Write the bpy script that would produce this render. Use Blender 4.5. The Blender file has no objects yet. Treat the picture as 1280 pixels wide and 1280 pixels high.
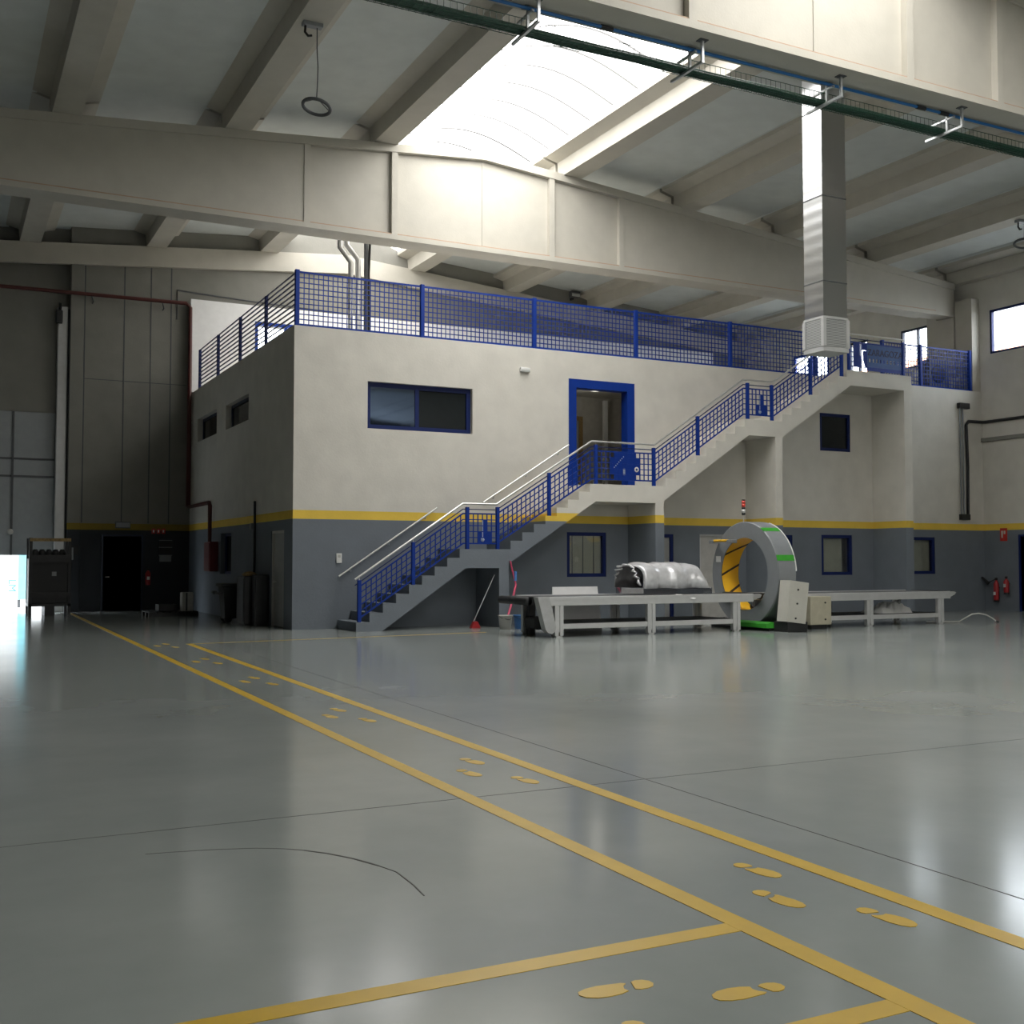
import bpy, bmesh, math, random
from mathutils import Vector, Matrix
random.seed(7)
S = bpy.context.scene
COL = S.collection
PI = math.pi

# ------------------------------------------------------------------ materials
def new_mat(name):
    m = bpy.data.materials.new(name); m.use_nodes = True
    nt = m.node_tree; nt.nodes.clear()
    out = nt.nodes.new('ShaderNodeOutputMaterial')
    return m, nt, out

def pbr(name, col, rough=.5, metal=0., var=.08, scale=6., spec=.5, bump=0., bscale=30., coat=0., emit=None, estr=0.):
    m, nt, out = new_mat(name)
    p = nt.nodes.new('ShaderNodeBsdfPrincipled')
    nt.links.new(p.outputs[0], out.inputs[0])
    p.inputs['Roughness'].default_value = rough
    p.inputs['Metallic'].default_value = metal
    p.inputs['Specular IOR Level'].default_value = spec
    p.inputs['Coat Weight'].default_value = coat
    geo = nt.nodes.new('ShaderNodeNewGeometry')
    n = nt.nodes.new('ShaderNodeTexNoise'); n.inputs['Scale'].default_value = scale; n.inputs['Detail'].default_value = 4
    nt.links.new(geo.outputs['Position'], n.inputs['Vector'])
    r = nt.nodes.new('ShaderNodeValToRGB')
    r.color_ramp.elements[0].position = .3; r.color_ramp.elements[1].position = .7
    r.color_ramp.elements[0].color = [c*(1-var) for c in col]+[1]
    r.color_ramp.elements[1].color = [min(1, c*(1+var)) for c in col]+[1]
    nt.links.new(n.outputs[0], r.inputs[0]); nt.links.new(r.outputs[0], p.inputs['Base Color'])
    if bump:
        n2 = nt.nodes.new('ShaderNodeTexNoise'); n2.inputs['Scale'].default_value = bscale
        nt.links.new(geo.outputs['Position'], n2.inputs['Vector'])
        b = nt.nodes.new('ShaderNodeBump'); b.inputs['Strength'].default_value = bump; b.inputs['Distance'].default_value = .02
        nt.links.new(n2.outputs[0], b.inputs['Height']); nt.links.new(b.outputs[0], p.inputs['Normal'])
    if emit:
        p.inputs['Emission Color'].default_value = list(emit)+[1]; p.inputs['Emission Strength'].default_value = estr
    return m

def banded_wall(name, cream, grey, yellow, z0=2.5, z1=2.7, joints=None):
    """wall paint: grey dado, yellow band, cream above"""
    m, nt, out = new_mat(name)
    p = nt.nodes.new('ShaderNodeBsdfPrincipled'); nt.links.new(p.outputs[0], out.inputs[0])
    p.inputs['Roughness'].default_value = .7; p.inputs['Specular IOR Level'].default_value = .3
    geo = nt.nodes.new('ShaderNodeNewGeometry'); sep = nt.nodes.new('ShaderNodeSeparateXYZ')
    nt.links.new(geo.outputs['Position'], sep.inputs[0])
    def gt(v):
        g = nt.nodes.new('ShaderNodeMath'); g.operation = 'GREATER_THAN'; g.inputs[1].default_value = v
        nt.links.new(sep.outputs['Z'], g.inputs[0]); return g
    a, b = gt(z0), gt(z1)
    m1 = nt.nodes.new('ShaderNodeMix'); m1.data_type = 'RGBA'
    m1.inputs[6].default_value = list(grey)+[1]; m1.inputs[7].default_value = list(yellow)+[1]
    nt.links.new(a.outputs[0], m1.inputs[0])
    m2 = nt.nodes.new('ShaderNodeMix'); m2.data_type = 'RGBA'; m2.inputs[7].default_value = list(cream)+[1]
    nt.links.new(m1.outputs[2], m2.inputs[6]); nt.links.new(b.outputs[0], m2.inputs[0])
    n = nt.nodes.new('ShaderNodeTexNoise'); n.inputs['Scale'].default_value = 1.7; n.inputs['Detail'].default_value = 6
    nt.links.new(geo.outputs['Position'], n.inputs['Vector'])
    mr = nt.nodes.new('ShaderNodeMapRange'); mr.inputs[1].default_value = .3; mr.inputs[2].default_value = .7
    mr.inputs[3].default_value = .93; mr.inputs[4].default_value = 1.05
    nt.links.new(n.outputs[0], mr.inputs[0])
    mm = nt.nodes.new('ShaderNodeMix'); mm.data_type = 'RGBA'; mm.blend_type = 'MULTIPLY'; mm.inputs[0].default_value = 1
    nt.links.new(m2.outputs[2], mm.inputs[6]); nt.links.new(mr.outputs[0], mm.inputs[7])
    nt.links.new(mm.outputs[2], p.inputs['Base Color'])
    n2 = nt.nodes.new('ShaderNodeTexNoise'); n2.inputs['Scale'].default_value = 25
    nt.links.new(geo.outputs['Position'], n2.inputs['Vector'])
    bp = nt.nodes.new('ShaderNodeBump'); bp.inputs['Strength'].default_value = .15; bp.inputs['Distance'].default_value = .02
    nt.links.new(n2.outputs[0], bp.inputs['Height']); nt.links.new(bp.outputs[0], p.inputs['Normal'])
    return m

def epoxy(name):
    m, nt, out = new_mat(name)
    p = nt.nodes.new('ShaderNodeBsdfPrincipled'); nt.links.new(p.outputs[0], out.inputs[0])
    p.inputs['Specular IOR Level'].default_value = .5
    geo = nt.nodes.new('ShaderNodeNewGeometry')
    n = nt.nodes.new('ShaderNodeTexNoise'); n.inputs['Scale'].default_value = .55; n.inputs['Detail'].default_value = 7; n.inputs['Roughness'].default_value = .6
    nt.links.new(geo.outputs['Position'], n.inputs['Vector'])
    r = nt.nodes.new('ShaderNodeValToRGB')
    r.color_ramp.elements[0].position = .3; r.color_ramp.elements[1].position = .72
    r.color_ramp.elements[0].color = (*FLOOR_A, 1); r.color_ramp.elements[1].color = (*FLOOR_B, 1)
    nt.links.new(n.outputs[0], r.inputs[0]); nt.links.new(r.outputs[0], p.inputs['Base Color'])
    n2 = nt.nodes.new('ShaderNodeTexNoise'); n2.inputs['Scale'].default_value = .7; n2.inputs['Detail'].default_value = 1.5
    nt.links.new(geo.outputs['Position'], n2.inputs['Vector'])
    mr = nt.nodes.new('ShaderNodeMapRange'); mr.inputs[1].default_value = .3; mr.inputs[2].default_value = .7
    mr.inputs[3].default_value = .14; mr.inputs[4].default_value = .17
    nt.links.new(n2.outputs[0], mr.inputs[0]); nt.links.new(mr.outputs[0], p.inputs['Roughness'])
    return m

def glass(name, tint=(1, 1, 1), refl=.12, trans=(.9, .9, .9)):
    m, nt, out = new_mat(name)
    t = nt.nodes.new('ShaderNodeBsdfTransparent'); t.inputs[0].default_value = (*trans, 1)
    g = nt.nodes.new('ShaderNodeBsdfGlossy'); g.inputs['Roughness'].default_value = .02; g.inputs[0].default_value = (*tint, 1)
    mx = nt.nodes.new('ShaderNodeMixShader'); mx.inputs[0].default_value = refl
    nt.links.new(t.outputs[0], mx.inputs[1]); nt.links.new(g.outputs[0], mx.inputs[2]); nt.links.new(mx.outputs[0], out.inputs[0])
    return m

def glow_panel(name, col, strength):
    """translucent daylight roof sheet with thin joint lines across it"""
    m, nt, out = new_mat(name)
    geo = nt.nodes.new('ShaderNodeNewGeometry'); sep = nt.nodes.new('ShaderNodeSeparateXYZ')
    nt.links.new(geo.outputs['Position'], sep.inputs[0])
    md = nt.nodes.new('ShaderNodeMath'); md.operation = 'MODULO'; md.inputs[1].default_value = 1.06
    ad = nt.nodes.new('ShaderNodeMath'); ad.operation = 'ADD'; ad.inputs[1].default_value = 106.
    nt.links.new(sep.outputs['Y'], ad.inputs[0]); nt.links.new(ad.outputs[0], md.inputs[0])
    lt = nt.nodes.new('ShaderNodeMath'); lt.operation = 'LESS_THAN'; lt.inputs[1].default_value = .09
    nt.links.new(md.outputs[0], lt.inputs[0])
    mr = nt.nodes.new('ShaderNodeMapRange'); mr.inputs[3].default_value = strength; mr.inputs[4].default_value = strength*.085
    nt.links.new(lt.outputs[0], mr.inputs[0])
    e = nt.nodes.new('ShaderNodeEmission'); e.inputs[0].default_value = (*col, 1)
    nt.links.new(mr.outputs[0], e.inputs[1]); nt.links.new(e.outputs[0], out.inputs[0])
    return m

def striped_metal(name, col, rough, pitch, depth):
    m, nt, out = new_mat(name)
    p = nt.nodes.new('ShaderNodeBsdfPrincipled'); nt.links.new(p.outputs[0], out.inputs[0])
    p.inputs['Metallic'].default_value = 1.; p.inputs['Roughness'].default_value = rough; p.inputs['Base Color'].default_value = (*col, 1)
    geo = nt.nodes.new('ShaderNodeNewGeometry'); sep = nt.nodes.new('ShaderNodeSeparateXYZ')
    nt.links.new(geo.outputs['Position'], sep.inputs[0])
    mu = nt.nodes.new('ShaderNodeMath'); mu.operation = 'MULTIPLY'; mu.inputs[1].default_value = 2*PI/pitch
    nt.links.new(sep.outputs['Z'], mu.inputs[0])
    sn = nt.nodes.new('ShaderNodeMath'); sn.operation = 'SINE'; nt.links.new(mu.outputs[0], sn.inputs[0])
    n = nt.nodes.new('ShaderNodeTexNoise'); n.inputs['Scale'].default_value = 2.5
    nt.links.new(geo.outputs['Position'], n.inputs['Vector'])
    ad = nt.nodes.new('ShaderNodeMath'); ad.operation = 'ADD'
    nt.links.new(sn.outputs[0], ad.inputs[0]); nt.links.new(n.outputs[0], ad.inputs[1])
    b = nt.nodes.new('ShaderNodeBump'); b.inputs['Strength'].default_value = depth; b.inputs['Distance'].default_value = .02
    nt.links.new(ad.outputs[0], b.inputs['Height']); nt.links.new(b.outputs[0], p.inputs['Normal'])
    return m

def louvre(name, light, dark, pitch):
    m, nt, out = new_mat(name)
    p = nt.nodes.new('ShaderNodeBsdfPrincipled'); nt.links.new(p.outputs[0], out.inputs[0])
    p.inputs['Roughness'].default_value = .5
    geo = nt.nodes.new('ShaderNodeNewGeometry'); sep = nt.nodes.new('ShaderNodeSeparateXYZ')
    nt.links.new(geo.outputs['Position'], sep.inputs[0])
    md = nt.nodes.new('ShaderNodeMath'); md.operation = 'MODULO'; md.inputs[1].default_value = pitch
    nt.links.new(sep.outputs['Z'], md.inputs[0])
    lt = nt.nodes.new('ShaderNodeMath'); lt.operation = 'LESS_THAN'; lt.inputs[1].default_value = pitch*.45
    nt.links.new(md.outputs[0], lt.inputs[0])
    mx = nt.nodes.new('ShaderNodeMix'); mx.data_type = 'RGBA'
    mx.inputs[6].default_value = (*light, 1); mx.inputs[7].default_value = (*dark, 1)
    nt.links.new(lt.outputs[0], mx.inputs[0]); nt.links.new(mx.outputs[2], p.inputs['Base Color'])
    return m

def diag_stripes(name, c1, c2):
    """yellow lining crossed by a few diagonal black stripes"""
    m, nt, out = new_mat(name)
    p = nt.nodes.new('ShaderNodeBsdfPrincipled'); nt.links.new(p.outputs[0], out.inputs[0]); p.inputs['Roughness'].default_value = .4
    geo = nt.nodes.new('ShaderNodeNewGeometry'); sep = nt.nodes.new('ShaderNodeSeparateXYZ')
    nt.links.new(geo.outputs['Position'], sep.inputs[0])
    a = nt.nodes.new('ShaderNodeMath'); a.operation = 'MULTIPLY_ADD'; a.inputs[1].default_value = -.5; a.inputs[2].default_value = 20.
    nt.links.new(sep.outputs['X'], a.inputs[0])
    s = nt.nodes.new('ShaderNodeMath'); s.operation = 'ADD'
    nt.links.new(a.outputs[0], s.inputs[0]); nt.links.new(sep.outputs['Z'], s.inputs[1])
    md = nt.nodes.new('ShaderNodeMath'); md.operation = 'MODULO'; md.inputs[1].default_value = .48
    nt.links.new(s.outputs[0], md.inputs[0])
    lt = nt.nodes.new('ShaderNodeMath'); lt.operation = 'LESS_THAN'; lt.inputs[1].default_value = .055
    nt.links.new(md.outputs[0], lt.inputs[0])
    mx = nt.nodes.new('ShaderNodeMix'); mx.data_type = 'RGBA'
    mx.inputs[6].default_value = (*c1, 1); mx.inputs[7].default_value = (*c2, 1)
    nt.links.new(lt.outputs[0], mx.inputs[0]); nt.links.new(mx.outputs[2], p.inputs['Base Color'])
    return m

FLOOR_A = (.255, .282, .272); FLOOR_B = (.325, .348, .336)
CREAM = (.66, .635, .575); GREY = (.165, .187, .215); YELLOW = (.82, .57, .085)
M = dict(
    wall=banded_wall('office plaster', CREAM, GREY, YELLOW),
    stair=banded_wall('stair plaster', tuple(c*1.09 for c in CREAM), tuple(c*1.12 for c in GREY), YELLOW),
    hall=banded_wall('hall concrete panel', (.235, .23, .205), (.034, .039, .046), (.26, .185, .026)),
    cream=pbr('painted concrete', (.50, .475, .415), .65, var=.04, scale=2.5, bump=.1),
    peach=pbr('rusty joint', (.46, .33, .24), .8),
    roof=pbr('roof panel', (.62, .65, .635), .75, var=.05, scale=2.),
    floor=None,
    line=pbr('yellow floor paint', (.60, .385, .025), .35, var=.06, scale=5.),
    crack=pbr('floor crack', (.07, .07, .065), .8),
    blue=pbr('blue steel paint', (.0045, .034, .255), .45, var=.05, spec=.22),
    dblue=pbr('dark blue paint', (.006, .016, .095), .45, var=.05, spec=.25),
    navy=pbr('navy door', (.01, .02, .05), .5),
    lblue=pbr('light blue plate', (.045, .11, .31), .5, spec=.25),
    steel=pbr('stainless', (.66, .66, .64), .38, metal=.7, var=.03),
    alu=pbr('grey aluminium', (.56, .565, .56), .42, metal=.25, var=.04),
    galv=pbr('galvanised', (.60, .62, .63), .4, metal=.8, var=.1, scale=14.),
    duct=striped_metal('duct sheet', (.60, .61, .62), .30, .26, .05),
    louv=louvre('duct grille', (.42, .43, .42), (.16, .165, .165), .032),
    black=pbr('black rubber', (.014, .015, .016), .55),
    dark=pbr('dark steel', (.014, .0145, .016), .5, var=.2),
    dgrey=pbr('dark grey', (.085, .09, .095), .6),
    mgrey=pbr('machine grey', (.235, .25, .262), .38, var=.04),
    silver=pbr('bright silver', (.80, .80, .79), .28, metal=.55, var=.03),
    mgrey2=pbr('guard grey', (.43, .435, .43), .45),
    white=pbr('white', (.74, .74, .72), .5, var=.03),
    twhite=pbr('white render', (.86, .86, .86), .6, var=.03),
    offw=pbr('cream enamel', (.56, .55, .49), .45, var=.03),
    beige=pbr('beige enamel', (.47, .44, .33), .5),
    green=pbr('green', (.05, .36, .035), .45),
    tgreen=pbr('green tray', (.016, .066, .042), .42, var=.15, scale=20.),
    pipeblue=pbr('blue pipe', (.015, .14, .40), .35),
    red=pbr('red', (.36, .018, .022), .4, var=.06),
    dred=pbr('dark red pipe', (.075, .013, .010), .5),
    dcab=pbr('cabinet red', (.15, .012, .014), .45),
    sred=pbr('sign red', (.50, .03, .02), .5),
    yellow=pbr('yellow lining', (.86, .50, .02), .4),
    lining=diag_stripes('striped lining', (.88, .50, .02), (.025, .012, .008)),
    pink=pbr('pink plastic', (.55, .06, .13), .4),
    bluep=pbr('blue plastic', (.06, .19, .48), .4),
    whitep=pbr('grey white plastic', (.50, .49, .46), .4),
    brown=pbr('brown', (.12, .045, .03), .6, var=.3),
    wood=pbr('wood', (.30, .20, .08), .7, var=.3, scale=20.),
    film=pbr('silver film', (.74, .74, .76), .22, metal=.35, var=.10, scale=9., bump=.25, bscale=6.),
    clear=glass('clear film', refl=.25, trans=(.75, .75, .76)),
    pane=glass('window pane', refl=.10),
    mirror=pbr('blue reflective glass', (.15, .20, .31), .03, metal=1., var=.0),
    bpane=pbr('black glass', (.012, .016, .018), .12, spec=.35),
    blind=pbr('window blind', (.46, .48, .38), .7, var=.05),
    lamp=pbr('lamp diffuser', (.50, .52, .50), .5),
    cyan=pbr('cyan paint', (.22, .55, .64), .5),
    signblue=pbr('blue lettering', (.10, .30, .75), .5),
    yard=pbr('yard concrete', (.38, .38, .37), .9),
    orange=pbr('orange brick', (.62, .28, .14), .8),
    roomw=pbr('room wall', (.52, .50, .44), .7),
    door=pbr('grey door leaf', (.34, .345, .34), .5),
    shutter=pbr('sectional door', (.30, .32, .33), .5, var=.04),
    inlay=pbr('pale inlay', (.30, .36, .50), .5),
    dletter=pbr('dark lettering', (.012, .022, .075), .5),
    redlens=pbr('red lens', (.65, .05, .03), .3),
)
M['floor'] = epoxy('epoxy floor')
SKY = 8.7
M['glow'] = glow_panel('daylight sheet', (1., .985, .95), SKY)
M['glow_dim'] = glow_panel('soiled daylight sheet', (1., .985, .95), SKY*.62)  # same clean sheet, glow turned down to dim the end bays
M['glow_front'] = glow_panel('gable daylight sheet', (1., .97, .90), 2.8)  # glow of the added fill panel
M['unseen'] = pbr('dark cladding', (.10, .10, .095), .8)  # unseen left and front walls, coloured dark to cut bounced light

# ------------------------------------------------------------------ mesh builder
class MB:
    def __init__(s): s.v = []; s.f = []; s.smooth = []
    def add(s, verts, faces, smooth=False):
        o = len(s.v); s.v += [tuple(v) for v in verts]
        for f in faces: s.f.append([i+o for i in f]); s.smooth.append(smooth)
        return s
    def box(s, x0, x1, y0, y1, z0, z1, rot=None):
        x0, x1 = sorted((x0, x1)); y0, y1 = sorted((y0, y1)); z0, z1 = sorted((z0, z1))
        v = [(x0, y0, z0), (x1, y0, z0), (x1, y1, z0), (x0, y1, z0), (x0, y0, z1), (x1, y0, z1), (x1, y1, z1), (x0, y1, z1)]
        if rot is not None:
            c = Vector(((x0+x1)/2, (y0+y1)/2, (z0+z1)/2)); v = [tuple(rot @ (Vector(p)-c)+c) for p in v]
        return s.add(v, [(0, 3, 2, 1), (4, 5, 6, 7), (0, 1, 5, 4), (1, 2, 6, 5), (2, 3, 7, 6), (3, 0, 4, 7)])
    def rbox(s, x0, x1, y0, y1, z0, z1, b=.01):
        bm = bmesh.new(); bmesh.ops.create_cube(bm, size=1)
        for v in bm.verts:
            v.co = ((x0+x1)/2+v.co.x*(x1-x0), (y0+y1)/2+v.co.y*(y1-y0), (z0+z1)/2+v.co.z*(z1-z0))
        bmesh.ops.bevel(bm, geom=bm.edges[:], offset=b, segments=2, affect='EDGES', profile=.5)
        s.frombm(bm); return s
    def frombm(s, bm, smooth=False):
        bm.verts.ensure_lookup_table(); bm.verts.index_update()
        s.add([v.co[:] for v in bm.verts], [[v.index for v in f.verts] for f in bm.faces], smooth); bm.free()
    def prism(s, poly, a0, a1, axis='y'):
        """extrude a 2D polygon; axis y: poly is (x,z); x: poly is (y,z); z: poly is (x,y)"""
        area = sum(p[0]*q[1]-q[0]*p[1] for p, q in zip(poly, poly[1:]+poly[:1]))
        if area < 0: poly = poly[::-1]
        mk = {'y': lambda p, a: (p[0], a, p[1]), 'x': lambda p, a: (a, p[0], p[1]), 'z': lambda p, a: (p[0], p[1], a)}[axis]
        n = len(poly); v = [mk(p, a0) for p in poly]+[mk(p, a1) for p in poly]
        f = [list(range(n)), list(range(2*n-1, n-1, -1))]
        for i in range(n):
            j = (i+1) % n; f.append([i, i+n, j+n, j])
        if axis in ('x', 'z'): f = [g[::-1] for g in f]
        return s.add(v, f)
    def tube(s, pts, r, n=8, caps=True):
        pts = [Vector(p) for p in pts]; rings = []
        up0 = None
        for i, p in enumerate(pts):
            d = (pts[min(i+1, len(pts)-1)]-pts[max(i-1, 0)]).normalized()
            if up0 is None or abs(d.dot(up0)) > .98:
                up0 = Vector((0, 0, 1)) if abs(d.z) < .9 else Vector((1, 0, 0))
            a = d.cross(up0).normalized(); b = a.cross(d).normalized(); up0 = b
            rr = r[i] if isinstance(r, (list, tuple)) else r
            k = 1.
            if 0 < i < len(pts)-1:
                c = (pts[i]-pts[i-1]).normalized().dot((pts[i+1]-pts[i]).normalized())
                k = 1/max(.6, math.cos(math.acos(max(-1, min(1, c)))/2))
            rings.append([p+(a*math.cos(2*PI*j/n)+b*math.sin(2*PI*j/n))*rr*k for j in range(n)])
        v = [q for R in rings for q in R]; f = []
        for i in range(len(pts)-1):
            for j in range(n):
                f.append([i*n+j, i*n+(j+1) % n, (i+1)*n+(j+1) % n, (i+1)*n+j])
        s.add(v, f, True)
        if caps:
            m = len(pts)-1
            s.add(rings[0], [list(range(n-1, -1, -1))]); s.add(rings[m], [list(range(n))])
        return s
    def lathe(s, prof, c, n=20, axis='z'):
        v = []; f = []
        for r, h in prof:
            for j in range(n):
                a = 2*PI*j/n; q = (r*math.cos(a), r*math.sin(a), h)
                if axis == 'x': q = (q[2], q[0], q[1])
                if axis == 'y': q = (q[0], q[2], q[1])
                v.append((c[0]+q[0], c[1]+q[1], c[2]+q[2]))
        for i in range(len(prof)-1):
            for j in range(n): f.append([i*n+j, i*n+(j+1) % n, (i+1)*n+(j+1) % n, (i+1)*n+j])
        return s.add(v, f, True)
    def bar(s, p, q, w, h):
        """rectangular bar between two points; w sideways, h upwards"""
        p, q = Vector(p), Vector(q); d = (q-p).normalized()
        up = Vector((0, 0, 1)) if abs(d.z) < .95 else Vector((0, 1, 0))
        a = d.cross(up).normalized()*w/2; b = a.cross(d).normalized()*h/2
        v = [p-a-b, p+a-b, p+a+b, p-a+b, q-a-b, q+a-b, q+a+b, q-a+b]
        return s.add(v, [(0, 3, 2, 1), (4, 5, 6, 7), (0, 1, 5, 4), (1, 2, 6, 5), (2, 3, 7, 6), (3, 0, 4, 7)])

def put(name, mb, mat, parent=None, fixn=True):
    me = bpy.data.meshes.new(name)
    o = bpy.data.objects.new(name, me)
    off = Vector((0, 0, 0))
    if parent is not None:
        p = parent
        while p is not None: off += p.location; p = p.parent
    me.from_pydata([tuple(Vector(v)-off) for v in mb.v], [], mb.f)
    for i, p in enumerate(me.polygons): p.use_smooth = mb.smooth[i]
    if fixn:
        bm = bmesh.new(); bm.from_mesh(me); bmesh.ops.recalc_face_normals(bm, faces=bm.faces[:]); bm.to_mesh(me); bm.free()
    me.materials.append(mat); me.update()
    COL.objects.link(o)
    if parent is not None: o.parent = parent
    return o

def tag(o, label, cat, group=None, kind=None):
    o['label'] = label; o['category'] = cat
    if group: o['group'] = group
    if kind: o['kind'] = kind
    return o
def thing(name, label, cat, loc, group=None, kind=None):
    o = bpy.data.objects.new(name, None); o.empty_display_size = .2; COL.objects.link(o); o.location = loc
    return tag(o, label, cat, group, kind)
def struct(name, mb, mat, label=None, cat=None, group=None):
    o = put(name, mb, mat); o['kind'] = 'structure'
    if label: o['label'] = label; o['category'] = cat
    if group: o['group'] = group
    return o
def B(*a): return MB().box(*a)

def wall_holes(axis, p0, p1, ext, holes):
    """slab between planes p0..p1; ext=(a0,a1,z0,z1); holes likewise; real openings with reveals"""
    a0, a1, z0, z1 = ext; mb = MB()
    As = sorted({a0, a1, *[h[0] for h in holes], *[h[1] for h in holes]}); Zs = sorted({z0, z1, *[h[2] for h in holes], *[h[3] for h in holes]})
    As = [a for a in As if a0 <= a <= a1]; Zs = [z for z in Zs if z0 <= z <= z1]
    def solid(i, j):
        if i < 0 or j < 0 or i >= len(As)-1 or j >= len(Zs)-1: return False
        ca, cz = (As[i]+As[i+1])/2, (Zs[j]+Zs[j+1])/2
        return not any(h[0] < ca < h[1] and h[2] < cz < h[3] for h in holes)
    P = (lambda a, p, z: (a, p, z)) if axis == 'y' else (lambda a, p, z: (p, a, z))
    for i in range(len(As)-1):
        for j in range(len(Zs)-1):
            if not solid(i, j): continue
            A, A2, Z, Z2 = As[i], As[i+1], Zs[j], Zs[j+1]
            mb.add([P(A, p0, Z), P(A2, p0, Z), P(A2, p0, Z2), P(A, p0, Z2)], [(0, 1, 2, 3)])
            mb.add([P(A, p1, Z), P(A, p1, Z2), P(A2, p1, Z2), P(A2, p1, Z)], [(0, 1, 2, 3)])
            if not solid(i-1, j): mb.add([P(A, p0, Z), P(A, p0, Z2), P(A, p1, Z2), P(A, p1, Z)], [(0, 1, 2, 3)])
            if not solid(i+1, j): mb.add([P(A2, p0, Z), P(A2, p1, Z), P(A2, p1, Z2), P(A2, p0, Z2)], [(0, 1, 2, 3)])
            if not solid(i, j-1): mb.add([P(A, p0, Z), P(A, p1, Z), P(A2, p1, Z), P(A2, p0, Z)], [(0, 1, 2, 3)])
            if not solid(i, j+1): mb.add([P(A, p0, Z2), P(A2, p0, Z2), P(A2, p1, Z2), P(A, p1, Z2)], [(0, 1, 2, 3)])
    # weld
    bm = bmesh.new(); vs = [bm.verts.new(v) for v in mb.v]
    for f in mb.f: bm.faces.new([vs[i] for i in f])
    bmesh.ops.remove_doubles(bm, verts=bm.verts[:], dist=1e-4)
    out = MB(); out.frombm(bm); return out

# ------------------------------------------------------------------ camera
cam = bpy.data.cameras.new('camera'); co = bpy.data.objects.new('camera', cam); COL.objects.link(co)
co.location = (0, 0, 1.55); co.rotation_euler = (PI/2+math.atan(61/1400), 0, -math.atan(715/1400))
cam.sensor_width = 36; cam.lens = 36*1400/1280; cam.clip_start = .05; cam.clip_end = 500
S.camera = co

# ------------------------------------------------------------------ hall shell
XL, XR, YN, YB = -5.0, 29.35, -23.5, 36.45
RX = 12.2
def zb(x): return 11.98-(.084 if x < RX else .0885)*abs(x-RX)       # underside of the purlins / top of the beams

fl = struct('floor', B(XL, XR, YN, YB+.4, -.25, 0), M['floor'], 'polished grey epoxy floor of the hall with yellow markings', 'floor')
def l1(y): return 3.03+.0123*y
def l2(y): return 3.90+.0128*y
T = .0025
def strip(p, q, w, z=T):
    p, q = Vector((*p, 0)), Vector((*q, 0)); d = (q-p).normalized(); n = Vector((-d.y, d.x, 0))*w/2
    return MB().prism([tuple((p-n)[:2]), tuple((q-n)[:2]), tuple((q+n)[:2]), tuple((p+n)[:2])], 0, z, 'z')
put('painted_line', strip((l1(1.0), 1.0), (l1(35.5), 35.5), .112), M['line'], fl)
put('painted_line', strip((l2(1.0), 1.0), (l2(21.45), 21.45), .112), M['line'], fl)
put('painted_line', strip((-2.5, 3.86), (l1(3.86), 3.86), .11, T-.0005), M['line'], fl)
put('painted_line', strip((-2.5, 2.93), (l1(2.93), 2.93), .11, T-.0005), M['line'], fl)
put('painted_line', strip((l2(21.4), 21.42), (10.6, 22.0), .06, T-.0005), M['line'], fl)['label'] = 'thin faded yellow line'
def foot(cx, cy, ang, L=.30, flip=1):
    sole = [(-.035, .036), (.0, .050), (.05, .056), (.10, .049), (.135, .028), (.148, 0), (.138, -.026), (.10, -.044), (.05, -.050), (.0, -.045), (-.045, -.040), (-.060, -.030), (-.040, -.012), (-.030, .012)]
    heel = [(-.066, .030), (-.074, .000), (-.085, -.034), (-.105, -.042), (-.132, -.036), (-.152, -.016), (-.154, .010), (-.140, .032), (-.112, .042), (-.085, .041)]
    mb = MB(); ca, sa = math.cos(ang), math.sin(ang)
    for pl in (sole, heel):
        mb.prism([(cx+(x*ca-y*flip*sa)*L/.3, cy+(x*sa+y*flip*ca)*L/.3) for x, y in pl], 0, T, 'z')
    return mb
feet = []
for k, y0 in enumerate((4.50, 7.92, 11.26, 14.85, 18.05, 21.6)):
    dx = .012*(y0-4.5)
    feet += [(3.68+dx*.5, y0, -PI/2+.12, 1), (3.46+dx*.5, y0-.42, -PI/2+.1, -1), (3.70+dx*.5, y0-.84, -PI/2+.12, 1)]
for fx, fy, fa, fp in feet: put('painted_footprint', foot(fx, fy, fa, .30, fp), M['line'], fl)
for fx, fy, fp in ((2.21, 3.505, 1), (2.62, 3.265, -1), (1.98, 3.21, 1)):
    put('painted_footprint', foot(fx, fy, PI-.05, .30, fp), M['line'], fl)
put('floor_joint', strip((4.42, 1), (4.72, 23), .008, .0012), M['crack'], fl)
put('floor_joint', strip((-4.9, 6.72), (XR-1, 6.74), .006, .0012), M['crack'], fl)
cr = MB(); pts = [(1.0, 6.22), (1.13, 6.2), (1.35, 6.15), (1.55, 6.08), (1.68, 6.0), (1.77, 5.92), (1.86, 5.8), (1.95, 5.64), (2.02, 5.45), (2.06, 5.3), (2.05, 5.05), (2.03, 4.87)]
for a, b in zip(pts, pts[1:]):
    w = .014 if 1.7 < a[0] < 2.0 else .007
    cr.v, cr.f, cr.smooth = cr.v, cr.f, cr.smooth; s_ = strip(a, b, w, .0012); cr.add(s_.v, s_.f)
put('floor_crack', cr, M['crack'], fl)

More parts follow.
